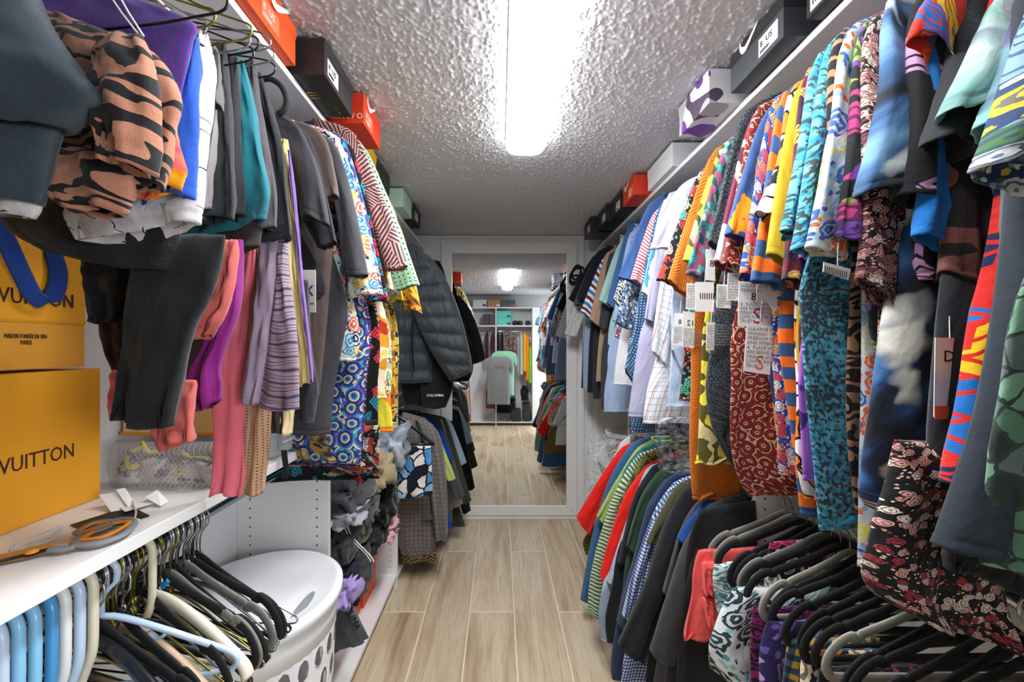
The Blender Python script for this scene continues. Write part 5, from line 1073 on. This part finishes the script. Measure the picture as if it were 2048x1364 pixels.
text('MAISON FONDÉE EN 1854', .0112, BINK, (-.8252, .7105, 1.4275), (0, 1, 0), (0, 0, 1), r_, align='RIGHT', sx=.47); text('PARIS', .0112, BINK, (-.8252, .671, 1.4165), (0, 1, 0), (0, 0, 1), r_, sx=.6)
P = []
for px, py, X in ((-60, 380, -.815), (-20, 430, -.810), (12, 480, -.806), (40, 540, -.804), (68, 592, -.803), (95, 605, -.803), (112, 580, -.806), (117, 545, -.81), (108, 510, -.815), (104, 480, -.82)):
    Y = X*F/(px-VX); P.append((X, Y, CZ+(VY-py)/F*Y))
MB().sweep(cr(P, np.linspace(0, 9, 40)), .0012, .0125, n=8, up=(.35, .8, .5)).obj('ribbon_handle', fab('solid', '#274a96', wr=.2), r_, True)
r_ = empty('storage_box', (-.78, .95, 1.205), 'shallow cream storage box with golden lid edge above the mesh bag', 'box')
MB().box(-.90, -.60, .93, 1.10, 1.205, 1.296, .002).obj('box_body', plain('cream_card', '#ecc98c', .6), r_); MB().box(-.903, -.597, .927, 1.103, 1.200, 1.209, .001).obj('edge_band', plain('amber_card', '#e0963a', .5), r_)
# ---- mesh bag of straps
r_ = empty('zip_bag', (-.68, .86, 1.102), 'clear mesh zip bag stuffed with coloured straps and small bags', 'bag')
r2 = random.Random(9)
for cc, rad in (('#3a5fae', .004), ('#d9d84a', .006), ('#6b5348', .0035), ('#2f6f7c', .004), ('#8c6a5a', .0035), ('#3f6fb8', .003), ('#c9c84a', .004), ('#4a3f3c', .003)):
    cx0, cz0 = r2.uniform(-.82, -.65), r2.uniform(1.135, 1.175); P = []
    for k in range(26):
        a = 2*math.pi*k/26; R1 = .03+.008*math.sin(3*a+cx0*50); P.append((cx0+R1*math.cos(a), .875+.02*math.sin(2*a+cz0*40), cz0+.024*math.sin(a)+.004*math.cos(4*a)))
    MB().sweep(P, rad, rad*.6, n=6, closed=True).obj('strap', plain('strap_'+cc[1:], cc, .6), r_, True)
for i in range(5):
    crumple('pouch', None, None, (-.82+.045*i, .875, 1.125+.012*(i % 2)), (.024, .016, .022), plain('milky_plastic', '#c9cdd2', .3), 20+i, parent=r_, nu=20, nv=12)
def meshbag():
    N = NT('mesh_vinyl'); tr = N.n('BsdfTransparent'); mx = N.n('MixShader'); uv = N.n('UVMap').outputs[0]; s_ = N.n('SeparateXYZ'); N.l(uv, s_.inputs[0])
    a = N.math('LESS_THAN', N.math('FRACT', N.math('MULTIPLY', N.math('ADD', s_.outputs[0], s_.outputs[1]), 95.)), .12); b = N.math('LESS_THAN', N.math('FRACT', N.math('MULTIPLY', N.math('SUBTRACT', s_.outputs[0], s_.outputs[1]), 95.)), .12)
    N.l(N.math('ADD', N.math('MULTIPLY', N.math('MAXIMUM', a, b), .45), .22), mx.inputs[0]); N.b.inputs['Base Color'].default_value = (.75, .77, .8, 1); N.b.inputs['Roughness'].default_value = .2
    N.l(tr.outputs[0], mx.inputs[1]); N.l(N.b.outputs[0], mx.inputs[2]); N.l(mx.outputs[0], N.t.nodes['Material Output'].inputs[0]); return N.m
cloth('vinyl_skin', [(-.865, 1.198, -.605, 1.198, .05), (-.87, 1.18, -.60, 1.18, .075), (-.87, 1.13, -.60, 1.13, .085), (-.865, 1.104, -.60, 1.104, .075)], .875, .07, meshbag(), r_, nu=36, nv=14, hem=False, open_end=False, fold=.003)
# ---- clear bins farther on the shelf
M_BIN = clear('frosted_plastic', alpha=.45, rough=.25)
r_ = empty('plastic_bin', (-.72, 1.2, 1.102), 'frosted clear plastic drawer bin at the end of the middle shelf', 'bin')
MB().box(-.90, -.612, 1.06, 1.34, 1.104, 1.30, .01).obj('bin_body', M_BIN, r_, False); MB().box(-.895, -.608, 1.058, 1.342, 1.30, 1.318, .004).obj('lid', plain('milky_lid', '#dfe2e6', .3), r_)
for z in (1.14, 1.19, 1.24): MB().box(-.611, -.606, 1.09, 1.31, z, z+.006, .001).obj('ridge', M_BIN, r_)
# ---- scissors
r_ = empty('scissors', (-.70, .64, 1.1025), 'scissors with grey and orange handles lying on the middle shelf', 'scissors')
def S(px, py, z=1.104):
    Y = (CZ-z)*F/(py-VY); return ((px-VX)/F*Y, Y, z)
gm = plain('grey_rubber', '#8e959c', .6); om = plain('orange_rubber', '#f39a2e', .5); bl = plain('scissor_steel', '#b9b3ae', .25, .9)
def loop(pts, name, rad, mat, z, closed=True, flat=.6):
    P = cr([S(x, y, z) for x, y in pts+[pts[0], pts[1]]], np.linspace(0, len(pts), 5*len(pts))[:-1]) if closed else cr([S(x, y, z) for x, y in pts], np.linspace(0, len(pts)-1, 20))
    return MB().sweep(P, rad, rad*flat, n=8, up=(0, 0, 1), closed=closed).obj(name, mat, r_, True)
loop([(150, 1066), (180, 1048), (215, 1041), (224, 1046), (212, 1056), (180, 1064)], 'handle_loop', .0045, gm, 1.112)
loop([(158, 1062), (185, 1048), (212, 1044), (214, 1048), (200, 1055), (175, 1061)], 'handle_lining', .003, om, 1.113)
loop([(152, 1090), (200, 1086), (245, 1070), (266, 1050), (262, 1040), (235, 1040), (200, 1052), (165, 1070)], 'handle_loop', .0065, gm, 1.110)
loop([(165, 1080), (205, 1074), (240, 1058), (258, 1045), (235, 1045), (200, 1056), (175, 1070)], 'handle_lining', .0045, om, 1.112)
loop([(150, 1094), (125, 1098), (100, 1099)], 'handle_stem', .006, gm, 1.110, False)
def blade(pts, z):
    V = [S(x, y, z) for x, y in pts]+[S(x, y, z+.002) for x, y in pts]; n = len(pts)
    MB().add(V, [tuple(range(n))[::-1], tuple(range(n, 2*n))]+[(i, (i+1) % n, n+(i+1) % n, n+i) for i in range(n)]).obj('blade', bl, r_)
blade([(-40, 1132), (60, 1106), (108, 1092), (110, 1102), (60, 1116), (-40, 1136)], 1.104); blade([(-60, 1122), (40, 1100), (100, 1086), (112, 1092), (60, 1104), (-50, 1130)], 1.107)
o = S(64, 1102, 1.110); MB().lathe([(.001, 1.113), (.006, 1.112), (.0075, 1.110), (.0075, 1.108)], (o[0], o[1]), 16).obj('pivot_cap', om, r_, True)
# ---- cut-off paper labels and cords on the shelf
def card(pts, z0, name, mat, parent, dz=.0006, lift=None):
    lift = lift or [0]*len(pts); V = [S(x, y, z0+l) for (x, y), l in zip(pts, lift)]; V2 = [(a, b, c+dz) for a, b, c in V]; n = len(V)
    return MB().add(V+V2, [tuple(range(n))[::-1], tuple(range(n, 2*n))]+[(i, (i+1) % n, n+(i+1) % n, n+i) for i in range(n)]).obj(name, mat, parent)
r_ = empty('paper_labels', S(250, 1010), 'pile of white cut-off care labels and a black card on the middle shelf', 'labels')
card([(140, 1050), (260, 1012), (300, 1032), (180, 1066)], 1.1035, 'black_card', M_INK, r_)
card([(198, 990), (235, 985), (258, 1018), (222, 1024)], 1.105, 'care_label', M_PAPER, r_, lift=[.02, .02, 0, 0])
card([(232, 980), (250, 976), (272, 1008), (258, 1018)], 1.106, 'care_label', M_PAPER, r_, lift=[.025, .025, 0, 0])
card([(290, 995), (315, 980), (338, 1003), (322, 1013)], 1.105, 'care_label', M_PAPER, r_, lift=[.012, .018, 0, 0])
card([(240, 1016), (300, 998), (310, 1006), (250, 1024)], 1.108, 'care_label', M_PAPER, r_)
for q in (((205, 995), (232, 1018)), ):
    pass
P = [S(x, y, 1.112) for x, y in ((264, 992), (268, 1008), (272, 1024), (270, 1036), (278, 1040))]
MB().sweep(cr(P, np.linspace(0, 4, 16)), .0016, n=6, up=(0, 0, 1)).obj('loop_tie', plain('white_cord', '#e8e6e2', .5), r_, True)
r_ = empty('white_cord', S(70, 1090), 'white elastic cord in loose loops beside the scissors', 'cord')
for dy in (0, 5, 10):
    P = [S(x, y+dy*.5, 1.105+.001*dy/5) for x, y in ((10, 1108), (30, 1098), (60, 1088), (100, 1075), (118, 1058), (124, 1052), (112, 1056), (60, 1076), (24, 1094), (30, 1100), (50, 1092))]
    MB().sweep(cr(P, np.linspace(0, 10, 50)), .0012, n=6, up=(0, 0, 1)).obj('cord_loop', plain('white_cord', '#e8e6e2', .5), r_, True)
# ---- hangers on the left lower rod
RZL = 1.026
pb = [plain('sky_blue_plastic', '#8cc8ea', .25), plain('powder_blue_plastic', '#c2d8ee', .25), plain('bright_blue_plastic', '#4a9ad4', .25), plain('blush_plastic', '#e6dad6', .25), plain('pearl_white_plastic', '#ecebea', .25), plain('cream_plastic', '#e4dcc0', .3)]
LH = 'hangers crowded on the left lower rod'
near = [(.475, 0, 'pale sky'), (.495, 3, 'blush'), (.515, 1, 'powder blue'), (.533, 0, 'sky blue'), (.552, 0, 'second sky blue'), (.572, 2, 'vivid blue'), (.590, 4, 'pearl white'), (.610, 1, 'powder blue'), (.630, 5, 'cream')]
ll = ['sky blue plastic hanger cropped by the left edge', 'blush plastic hanger at the left edge', 'powder blue plastic hanger third from the left edge', 'sky blue plastic hanger fourth from the left edge', 'sky blue plastic hanger just before the vivid blue one', 'vivid blue plastic hanger', 'pearl white plastic hanger beside the vivid blue one', 'powder blue plastic hanger before the thick cream one', 'thick cream plastic hanger ending the plastic group']
for (y, c_, _), lb in zip(near, ll): hanger('big', lb, y, RZL, 'L', pb[c_], group=LH, yaw=-.18, sc=1.0)
hanger('tube', 'pale blue plastic hanger swung out across the wire ones', .665, RZL, 'L', pb[1], group=LH, yaw=.18, sc=1.0)
hanger('big', 'cream plastic hanger hook standing among the gold wires', .735, RZL, 'L', pb[5], group=LH, yaw=-.10, sc=.95)
rr = random.Random(12); cnt_ = {}
for i, y in enumerate(np.linspace(.642, .885, 30)):
    mf = (M_WIREG, M_WIREB, M_WIRES, M_WIREB, M_WIREG)[i % 5] if i < 20 else (M_WIREB, M_WIRES)[i % 2]
    nm = {'gold_wire': 'gold', 'black_wire': 'black', 'steel_wire': 'silver'}[mf.name.split('.')[0]]
    cnt_[nm] = cnt_.get(nm, -1)+1; hanger('wire', '%s %s wire hanger on the crowded left lower rod, counted from the left edge' % (ORD[cnt_[nm]], nm), y, RZL, 'L', mf, group='%s wire hangers on the left lower rod' % nm, yaw=rr.uniform(-.28, .02), sc=1.05, tilt=rr.uniform(-.05, .05))
for y, k, lb in ((.66, 0, 'nearest'), (.69, 0, 'second'), (.745, 0, 'third'), (.79, 0, 'fourth'), (.805, 1, 'grey'), (.82, 0, 'fifth'), (.84, 1, 'second grey'), (.855, 0, 'sixth'), (.875, 0, 'last')):
    hanger('velvet', ('black velvet hanger, %s of its kind on the left lower rod' % lb) if not k else ('grey velvet hanger between black ones on the left lower rod' if lb == 'grey' else 'pale grey velvet hanger near the basket'), y, RZL, 'L', M_GREYV if k else M_BLACK, group=LH, yaw=-.22+.1*math.sin(y*90), sc=1.04)
hanger('wood', 'glossy black plastic coat hanger at bottom left', .655, RZL-.02, 'L', plain('black_gloss', '#1a1b1e', .25), group=LH, yaw=-.30, sc=1.1)
hanger('wood', 'pale wooden coat hanger with white shoulder', .76, RZL-.015, 'L', plain('pale_wood', '#e6dcc8', .45), group=LH, yaw=-.22, sc=1.05)
hanger('wood', 'scuffed wooden coat hanger under the blue one', .70, RZL-.03, 'L', plain('scuffed_wood', '#c8a98c', .5, var=.5), group=LH, yaw=-.24, sc=1.05)
r_ = empty('hook_clip', W(312, 1175, .80), 'bright blue plastic clip gripping the hanger hooks', 'clip'); cb = plain('clip_blue', '#1f94dc', .35)
a_, b_ = W(317, 1155, .79), W(322, 1190, .79); MB().box(a_[0]-.006, a_[0]+.006, .783, .797, b_[2], a_[2], .002).obj('jaw', cb, r_)
MB().sweep([W(318, 1182, .785), W(338, 1160, .785)], .005, n=8).obj('lever', cb, r_)
# ---- tower clothes
TW = 'crumpled clothes on the left shelf tower'
def cw(label, px, py, Y, rx, ry, rz, mat, seed, name='folded_shirt', cat='clothes', **kw):
    c = W(px, py, Y); return crumple(name, label, cat, (c[0], Y, c[2]), (rx, ry, rz), mat, seed, TW, **kw)
cw('crumpled charcoal grey shirts heaped on the tower shelf', 690, 985, 1.56, .075, .13, .055, fab('solid', '#65676d'), 1, amp=.5)
cw('light grey tee sliding off the tower shelf', 688, 1025, 1.50, .065, .08, .03, fab('solid', '#b4b6ba'), 2, amp=.5)
cw('dark grey shorts drooping from the charcoal heap', 722, 1015, 1.66, .055, .07, .075, fab('solid', '#62646a'), 3, amp=.45)
cw('khaki trousers bundled above the black lace', 752, 945, 1.80, .06, .09, .075, fab('solid', '#b3a480'), 4, amp=.5, name='folded_trousers')
cw('pale grey and blue tops heaped beside the tweed blazer', 775, 900, 2.02, .08, .12, .085, fab('tiedye', '#5c6a78', '#98a2ae', '#c3cad2', s=16), 5, amp=.55)
cw('black lace top crumpled on the tower shelf', 762, 1010, 1.95, .06, .09, .075, fab('mosaic', '#0f1013', '#26282d', '#1a1b20', '#3a3c44', s=70), 6, amp=.5, name='lace_top')
cw('pale pink top crumpled under the black lace', 765, 1058, 2.02, .065, .09, .035, fab('solid', '#e6b7be'), 7, amp=.5)
cw('olive shirt folded behind the white drawstring', 708, 1060, 1.62, .05, .09, .04, fab('solid', '#6f6c4c'), 8, amp=.4)
cw('dark grey balled sweatshirt at the tower front', 683, 1090, 1.50, .05, .08, .055, fab('solid', '#5c5f66'), 9, amp=.4)
cw('black strappy bra lying near the orange box', 735, 1085, 1.80, .05, .08, .035, g_blk, 10, amp=.6, name='bra', )
cw('black cloth draped over the shelf edge above the orange box', 700, 1150, 1.55, .065, .10, .085, fab('solid', '#3a3b40'), 11, amp=.25)
cw('lilac sports bra hanging over the lower shelf edge', 688, 1175, 1.46, .045, .06, .045, fab('solid', '#b7a3dc'), 12, amp=.5, name='bra')
cw('beige cloth corner beside the lilac bra', 664, 1170, 1.43, .02, .04, .03, fab('solid', '#d8bf94'), 13, amp=.3)
r_ = empty('drawstring', W(700, 1080, 1.5), 'double white drawstring trailing across the tower shelf', 'cord')
for dx in (0, 6):
    P = [W(x+dx, y, 1.47+.003*i) for i, (x, y) in enumerate(((688, 1045), (692, 1062), (706, 1082), (722, 1098), (735, 1112), (742, 1124)))]
    MB().sweep(cr(P, np.linspace(0, 5, 24)), .0022, n=6).obj('cord', plain('white_cord', '#e8e6e2', .5), r_, True)
r_ = empty('lilac_strap', W(695, 1200, 1.42), 'lilac strap loop dangling in front of the lower shelf', 'strap')
P = [W(x, y, 1.42) for x, y in ((668, 1192), (680, 1198), (692, 1200), (700, 1208), (698, 1218), (688, 1220), (676, 1212), (664, 1205))]
MB().sweep(cr(P, np.linspace(0, 7, 30)), .003, .006, n=8).obj('strap', fab('solid', '#b7a3dc'), r_, True)
shoebox('orange shoe box with dark cut-out under the tower shelf', -.90, -.70, 1.76, 1.965, .081, .36, cO, cO, 'L', None, None, group='orange boxes in the shelf tower', lidh=.05)
shoebox('second orange shoe box deeper in the shelf tower', -.90, -.69, 1.975, 2.17, .081, .37, cO, cR, 'L', None, None, group='orange boxes in the shelf tower', lidh=.05)
r_ = drape('underwear', 'grey underwear with black-lettered waistband on the bottom shelf', 'underwear', 1.47, fab('heather', '#55585d', '#7a7d82'), [[(650, 1205, 694, 1212), (648, 1250, 716, 1252), (646, 1310, 728, 1285)]], group=TW, fold=.006, th=.02)
a_, b_ = np.array(W(700, 1222, 1.44)), np.array(W(728, 1282, 1.44)); xd = b_-a_; L_ = np.linalg.norm(xd); xd /= L_; yd = np.array([-xd[2], 0, xd[0]])*-1
yd = np.array([xd[2]*-1, 0, xd[0]]); 
m = MB(); m.sweep([a_-xd*.02+np.array([0, .006, 0]), (a_+b_)/2+np.array([0, .004, 0]), b_+np.array([0, .006, 0])], .018, .002, n=8, up=(0, 1, 0)); m.obj('waistband', fab('heather', '#6a6d72', '#8a8d92'), r_, True)
text('PUMA', .034, M_INK, a_-xd*.015-yd*.012+np.array([0, -.0005, 0]), xd, yd, r_)
# ---- section C: puffer jacket, blazer and far-left clothes
def drr(name, label, Y, mat, pieces, cat, **kw): return drape(name, label, cat, Y, mat, pieces, **kw)
FL = 'jackets and shirts on the far left rods'
g_puf = fab('solid', '#3f464c', rough=.45, wr=1.5)
drr('puffer_jacket', 'shiny dark grey quilted puffer jacket with one sleeve flung out', 2.30, g_puf, [(None, [(796, 486, 826, 486, .08), (786, 520, 850, 512, .12), (786, 580, 850, 580, .13), (787, 660, 866, 660, .13), (788, 764, 868, 766, .11)]), (None, [(806, 484, 838, 500, .08), (812, 520, 868, 522, .12), (818, 575, 896, 566, .13), (832, 640, 924, 640, .13), (860, 700, 942, 715, .12), (900, 764, 944, 744, .09)], -.07)], 'jacket', group=FL, quilt=9, fold=.004, parts=['jacket_body', 'sleeve'], nv=70, nu=34, cap=.6)
r_ = [o for o in C.objects if o.get('label', '').startswith('shiny dark grey quilted')][0]
MB().sweep([W(826, 640, 2.215), W(824, 700, 2.21), W(828, 745, 2.215)], .006, .003, n=6).obj('pocket_zip', M_WIREB, r_)
drr('hang_tag', 'small white tag hanging beside the puffer jacket front', 2.20, M_PAPER, [[(778, 650, 792, 650, .002), (780, 668, 795, 668, .002)]], 'tag', hem=False, fold=0, noisy=0)
drr('fleece_jacket', 'black jacket with small white logo below the puffer', 2.36, fab('solid', '#15171b'), [(None, [(800, 640, 900, 640, .06), (800, 740, 905, 740, .08), (806, 790, 900, 790, .08), (812, 806, 870, 812, .06)]), (None, [(850, 700, 896, 700, .06), (842, 770, 906, 770, .07), (845, 815, 892, 815, .06)], -.05)], 'jacket', group=FL, fold=.01)
r_ = [o for o in C.objects if o.get('label', '').startswith('black jacket with small')][0]; text('COLUMBIA', .02, M_PAPER, np.array(W(853, 793, 2.25)), (1, 0, 0), (0, 0, 1), r_)
g_tw = fab('tweed', '#4c4744', '#7c7672', '#a39c98', s=40)
r_ = drr('blazer', 'grey tweed checked blazer hanging at the far left', 2.33, g_tw, [(None, [(806, 824, 850, 836, .05), (796, 860, 866, 860, .10), (795, 940, 868, 940, .11), (795, 1040, 872, 1040, .11), (797, 1092, 872, 1096, .10), (820, 1112, 866, 1104, .08)]), (None, [(832, 834, 864, 848, .06), (846, 880, 882, 880, .09), (858, 960, 892, 960, .10), (866, 1040, 895, 1040, .10), (870, 1076, 894, 1076, .09)], -.05)], 'blazer', group=FL, fold=.008, parts=['jacket_body', 'sleeve'])
a_, b_ = W(843, 1040, 2.255), W(868, 1026, 2.255); MB().box(a_[0], b_[0], 2.252, 2.258, a_[2]-.0, a_[2]+.035, .001).obj('pocket_flap', g_tw, r_)
r_ = empty('coat_hanger', W(835, 850, 2.20), 'glossy black coat hanger with trouser bar in front of the blazer', 'hanger')
MB().sweep(cr([W(x, y, 2.20) for x, y in ((796, 834), (810, 842), (836, 862), (868, 890))], np.linspace(0, 3, 16)), .010, .006, n=8).obj('shoulder_bar', plain('black_gloss', '#1a1b1e', .25), r_, True)
MB().sweep([W(790, 888, 2.20), W(868, 889, 2.20)], .006, n=8).obj('trouser_bar', plain('black_gloss', '#1a1b1e', .25), r_, True)
drr('shorts', 'blue, black and white swirl-print shorts over the blazer', 2.17, fab('mosaic', '#1c2230', '#f2ede8', '#5aa4e0', '#1d2433', '#9cc8ee', '#f4eee8', s=17), [[(800, 892, 862, 892), (796, 940, 864, 940), (794, 998, 866, 988)]], 'shorts', group=FL, fold=.008)
drr('skirt', 'zigzag-print skirt in brown, gold and white under the blazer', 2.42, fab('chevron', '#5a2a2a', '#d8b83a', '#f0e8d8', '#7a3a34', s=34), [[(800, 1040, 872, 1040), (799, 1100, 872, 1100), (804, 1128, 874, 1120)]], 'skirt', group=FL, fold=.012)
farl = [(2.44, 'navy shirt right behind the tweed blazer', '#252b3c', (868, 850), (894, 960, 876, 968), [(872, 1000), (876, 1088)]),
        (2.50, 'lime yellow shirt in the far left row', '#d3dc86', (872, 852), (912, 956, 892, 960), [(884, 1000), (886, 1020)]),
        (2.56, 'royal blue shirt in the far left row', '#1f4fb8', (878, 845), (907, 915, 888, 918), [(886, 980), (905, 1058)]),
        (2.62, 'smoke grey shirt with black cuff in the far left row', '#66676c', (886, 842), (930, 990, 908, 1000), [(900, 1000), (905, 1046)]),
        (2.70, 'cream trouser-length shirt low in the far left row', '#d9cbb8', (888, 842), (926, 1006, 905, 1014), [(902, 1010), (906, 1020)]),
        (2.78, 'olive green coat, longest in the far left row', '#4d5440', (896, 840), (943, 1000, 918, 1010), [(918, 1010), (930, 1052)]),
        (2.87, 'pale denim shirt nearest the mirror on the lower rod', '#aebdd0', (906, 846), (934, 925, 916, 930), [(918, 960), (925, 1000)]),
        (2.95, 'black long shirt last before the mirror, lower rod', '#26282e', (908, 846), (942, 1020, 925, 1026), [(920, 1020), (926, 1040)])]
for y, lb, c_, sh, q, low in farl: garment('shirt', lb, 'shirt', y, fab('solid', c_), 'L', sh, (q[0], q[1]), (q[2], q[3]), low=low, group=FL, rodx=-.66)
faru = [(2.48, 'navy blue coat behind the puffer jacket', '#1d2230', (862, 520), (912, 700, 884, 708), [(890, 720), (888, 760)]),
        (2.60, 'powder grey shirt on the far left upper rod', '#8f9aa6', (868, 518), (905, 690, 890, 696), [(888, 720), (888, 770)]),
        (2.72, 'golden brown jacket on the far left upper rod', '#8a6322', (876, 528), (914, 700, 896, 706), [(894, 700), (894, 740)]),
        (2.86, 'black coat nearest the mirror on the upper rod', '#15171c', (886, 530), (925, 680, 900, 700), [(896, 700), (896, 745)])]
for y, lb, c_, sh, q, low in faru: garment('coat' if 'coat' in lb else 'shirt', lb, 'coat' if 'coat' in lb else 'shirt', y, fab('solid', c_), 'L', sh, (q[0], q[1]), (q[2], q[3]), low=low, group=FL, rodx=-.66)
# ---- seen only in the mirror: the row behind the camera and the back wall
BK = 'clothes on the back closet rod, seen in the mirror'
for i, (px, y0, y1, c_, lb) in enumerate(((974, 664, 720, '#5a2340', 'plum top'), (986, 664, 700, '#6a2a44', 'wine top'), (996, 664, 735, '#17181c', 'black top left of the divider'), (1004, 664, 720, '#1f2024', 'black dress beside the divider'), (1013, 664, 705, None, 'dark flowered dress'), (1021, 664, 700, None, 'second flowered dress'), (1029, 664, 712, None, 'rust flowered dress'), (1042, 664, 748, '#c9ccd2', 'light grey hooded top'), (1049, 664, 742, '#e8bf2a', 'yellow tee'), (1054, 668, 760, '#f0842a', 'orange tee'), (1060, 690, 765, '#8fd04a', 'lime and orange tee'))):
    X, zt = VB(px, y0, -.6); zb = VB(px, y1, -.6)[1]; m_ = fab('solid', c_) if c_ else fab('floral', '#2a2024', '#c87a5a', '#8aa08c', '#e0c8b8', s=30+i)
    r_ = empty('hanging_top', (X, -.6, zt), lb+' on the back rod, reflected in the mirror', 'shirt', BK)
    cloth('body', [(X-.012, zt, X+.012, zt, .10), (X-.03, zt-.06, X+.03, zt-.06, .26), (X-.035, (zt+zb)/2, X+.035, (zt+zb)/2, .26), (X-.038, zb, X+.038, zb, .26)], -.63, .25, m_, r_, nu=18, nv=10, seed=i)
def facing_tee(label, pts, Y, mat, logo=False):
    xs = [VB(p, 0, Y)[0] for p in pts[:6]]; z = lambda q: VB(0, q, Y)[1]
    r_ = empty('tee_shirt', ((xs[2]+xs[3])/2, Y, z(pts[6])), label, 'shirt', BK)
    cloth('body', [(xs[2]+.06, z(pts[6]), xs[3]-.06, z(pts[6]), .03), (xs[2], z(pts[6])-.04, xs[3], z(pts[6])-.04, .06), (xs[2], z(pts[6])-.3, xs[3], z(pts[6])-.3, .07), (xs[2], z(pts[7]), xs[3], z(pts[7]), .07)], Y, .06, mat, r_)
    for s_, a, b in ((-1, xs[2], xs[0]), (1, xs[3], xs[5])):
        L1 = [(a+s_*-.05, z(pts[6])-.01, a+s_*-.05, z(pts[6])-.16, .04), ((a+b)/2, z(pts[6])-.06, a-s_*.0, z(pts[6])-.2, .05), (b, z(pts[6])-.21, a+s_*.02, z(pts[6])-.28, .05)]
        cloth('sleeve', L1, Y, .05, mat, r_, nu=16, nv=10)
    if logo:
        cx_ = (xs[2]+xs[3])/2; zl = z(pts[6])-.2
        text('CHERRY', .055, plain('red_print', '#b8303a', .6), (cx_+.13, Y+.042, zl), (-1, 0, 0), (0, 0, 1), r_); text('IIII', .03, plain('green_print', '#4a9a4a', .6), (cx_+.06, Y+.042, zl+.055), (-1, 0, 0), (0, 0, 1), r_)
    return r_
facing_tee('mint green tee hanging behind the grey one in the mirror', (980, 0, 988, 1028, 0, 1036, 702, 790), -.40, fab('solid', '#a9dcc0'))
facing_tee('light grey tee with small red and green print, reflected in the mirror', (964, 0, 974, 1020, 0, 1026, 713, 808), -.33, fab('solid', '#9fa2a5'), True)
for px, lb in ((1030, 'black slipper nearest the teal boxes on the back shelf'), (1040, 'black slipper in the middle on the back shelf'), (1056, 'black slipper on the right of the back shelf')):
    X, _ = VB(px, 0, -.55); crumple('slipper', lb, 'shoe', (X, -.58, 1.80), (.045, .11, .045), plain('black_rubber', '#18181b', .6), px, 'black slippers on the back shelf', nu=22, nv=12, amp=.15)
for px, py, rx_, rz_, c_, lb, nm in ((1010, 815, .17, .13, '#141518', 'heap of black clothes at the foot of the back shelving', 'clothes'), (996, 842, .15, .05, None, 'clear plastic wrapping on the floor of the back shelving', 'plastic wrap'), (1050, 790, .06, .12, '#17181b', 'black bag leaning by the back divider', 'bag')):
    X, Z = VB(px, py, -.45); crumple(nm.replace(' ', '_')+'_heap', lb, nm, (X, -.6, max(Z, rz_+.08)), (rx_, .09, rz_), fab('solid', c_) if c_ else M_PLAST, px, None, nu=30, nv=16)
for y, c_, lb, zb in ((.30, '#2a2d33', 'charcoal coat behind the camera on the left rod', 1.2), (.20, '#7a5a3a', 'brown jacket behind the camera on the left rod', 1.25), (.08, '#e8e4de', 'white shirt behind the camera on the left rod', 1.3), (-.04, '#c8543a', 'rust shirt behind the camera on the left rod', 1.3), (-.16, '#d8d4cc', 'ivory striped shirt behind the camera on the left rod', 1.3), (-.28, '#20222a', 'black shirt behind the camera on the left rod', 1.2)):
    r_ = empty('shirt', (-.68, y, 2.05), lb, 'shirt', 'clothes behind the camera, seen only in the mirror')
    cloth('body', [(-.76, 2.07, -.60, 2.07, .02), (-.87, 2.0, -.47, 2.02, .05), (-.88, 1.7, -.46, 1.7, .07), (-.88, zb, -.45, zb, .08)], y, .07, fab('solid', c_), r_)
    cloth('sleeve', [(-.52, 2.02, -.48, 1.9, .03), (-.45, 1.95, -.50, 1.8, .05), (-.40, 1.76, -.48, 1.74, .06)], y-.02, .05, fab('solid', c_), r_, nu=16, nv=10)
for y, c_, lb, zb in ((.36, '#c9b08f', 'cream trousers on the left lower rod behind the camera', .35), (.24, '#3a2a3c', 'dark plum dress on the left lower rod behind the camera', .3), (.10, '#b5552e', 'rust trousers on the left lower rod behind the camera', .2)):
    r_ = empty('trousers', (-.68, y, .98), lb, 'trousers', 'clothes behind the camera, seen only in the mirror')
    cloth('leg_panel', [(-.80, .93, -.50, .93, .03), (-.80, .7, -.48, .7, .07), (-.78, zb, -.46, zb, .08)], y, .07, fab('solid', c_), r_)
for y, c_, lb, zb, s2 in ((.36, '#8f9a94', 'grey-green tee behind the camera on the right rod', 1.4, 1), (.24, '#22252c', 'black shirt behind the camera on the right rod', 1.3, 1), (.12, '#dfe3e6', 'white shirt behind the camera on the right rod', 1.3, 1)):
    r_ = empty('shirt', (.84, y, 2.05), lb, 'shirt', 'clothes behind the camera, seen only in the mirror')
    cloth('body', [(.76, 2.07, .92, 2.07, .02), (.64, 2.02, 1.06, 2.0, .05), (.62, 1.7, 1.07, 1.7, .07), (.62, zb, 1.07, zb, .08)], y, .07, fab('solid', c_), r_)
    cloth('sleeve', [(.66, 1.9, .70, 2.02, .03), (.58, 1.84, .66, 1.80, .05), (.55, 1.74, .64, 1.72, .06)], y-.02, .05, fab('solid', c_), r_, nu=16, nv=10)
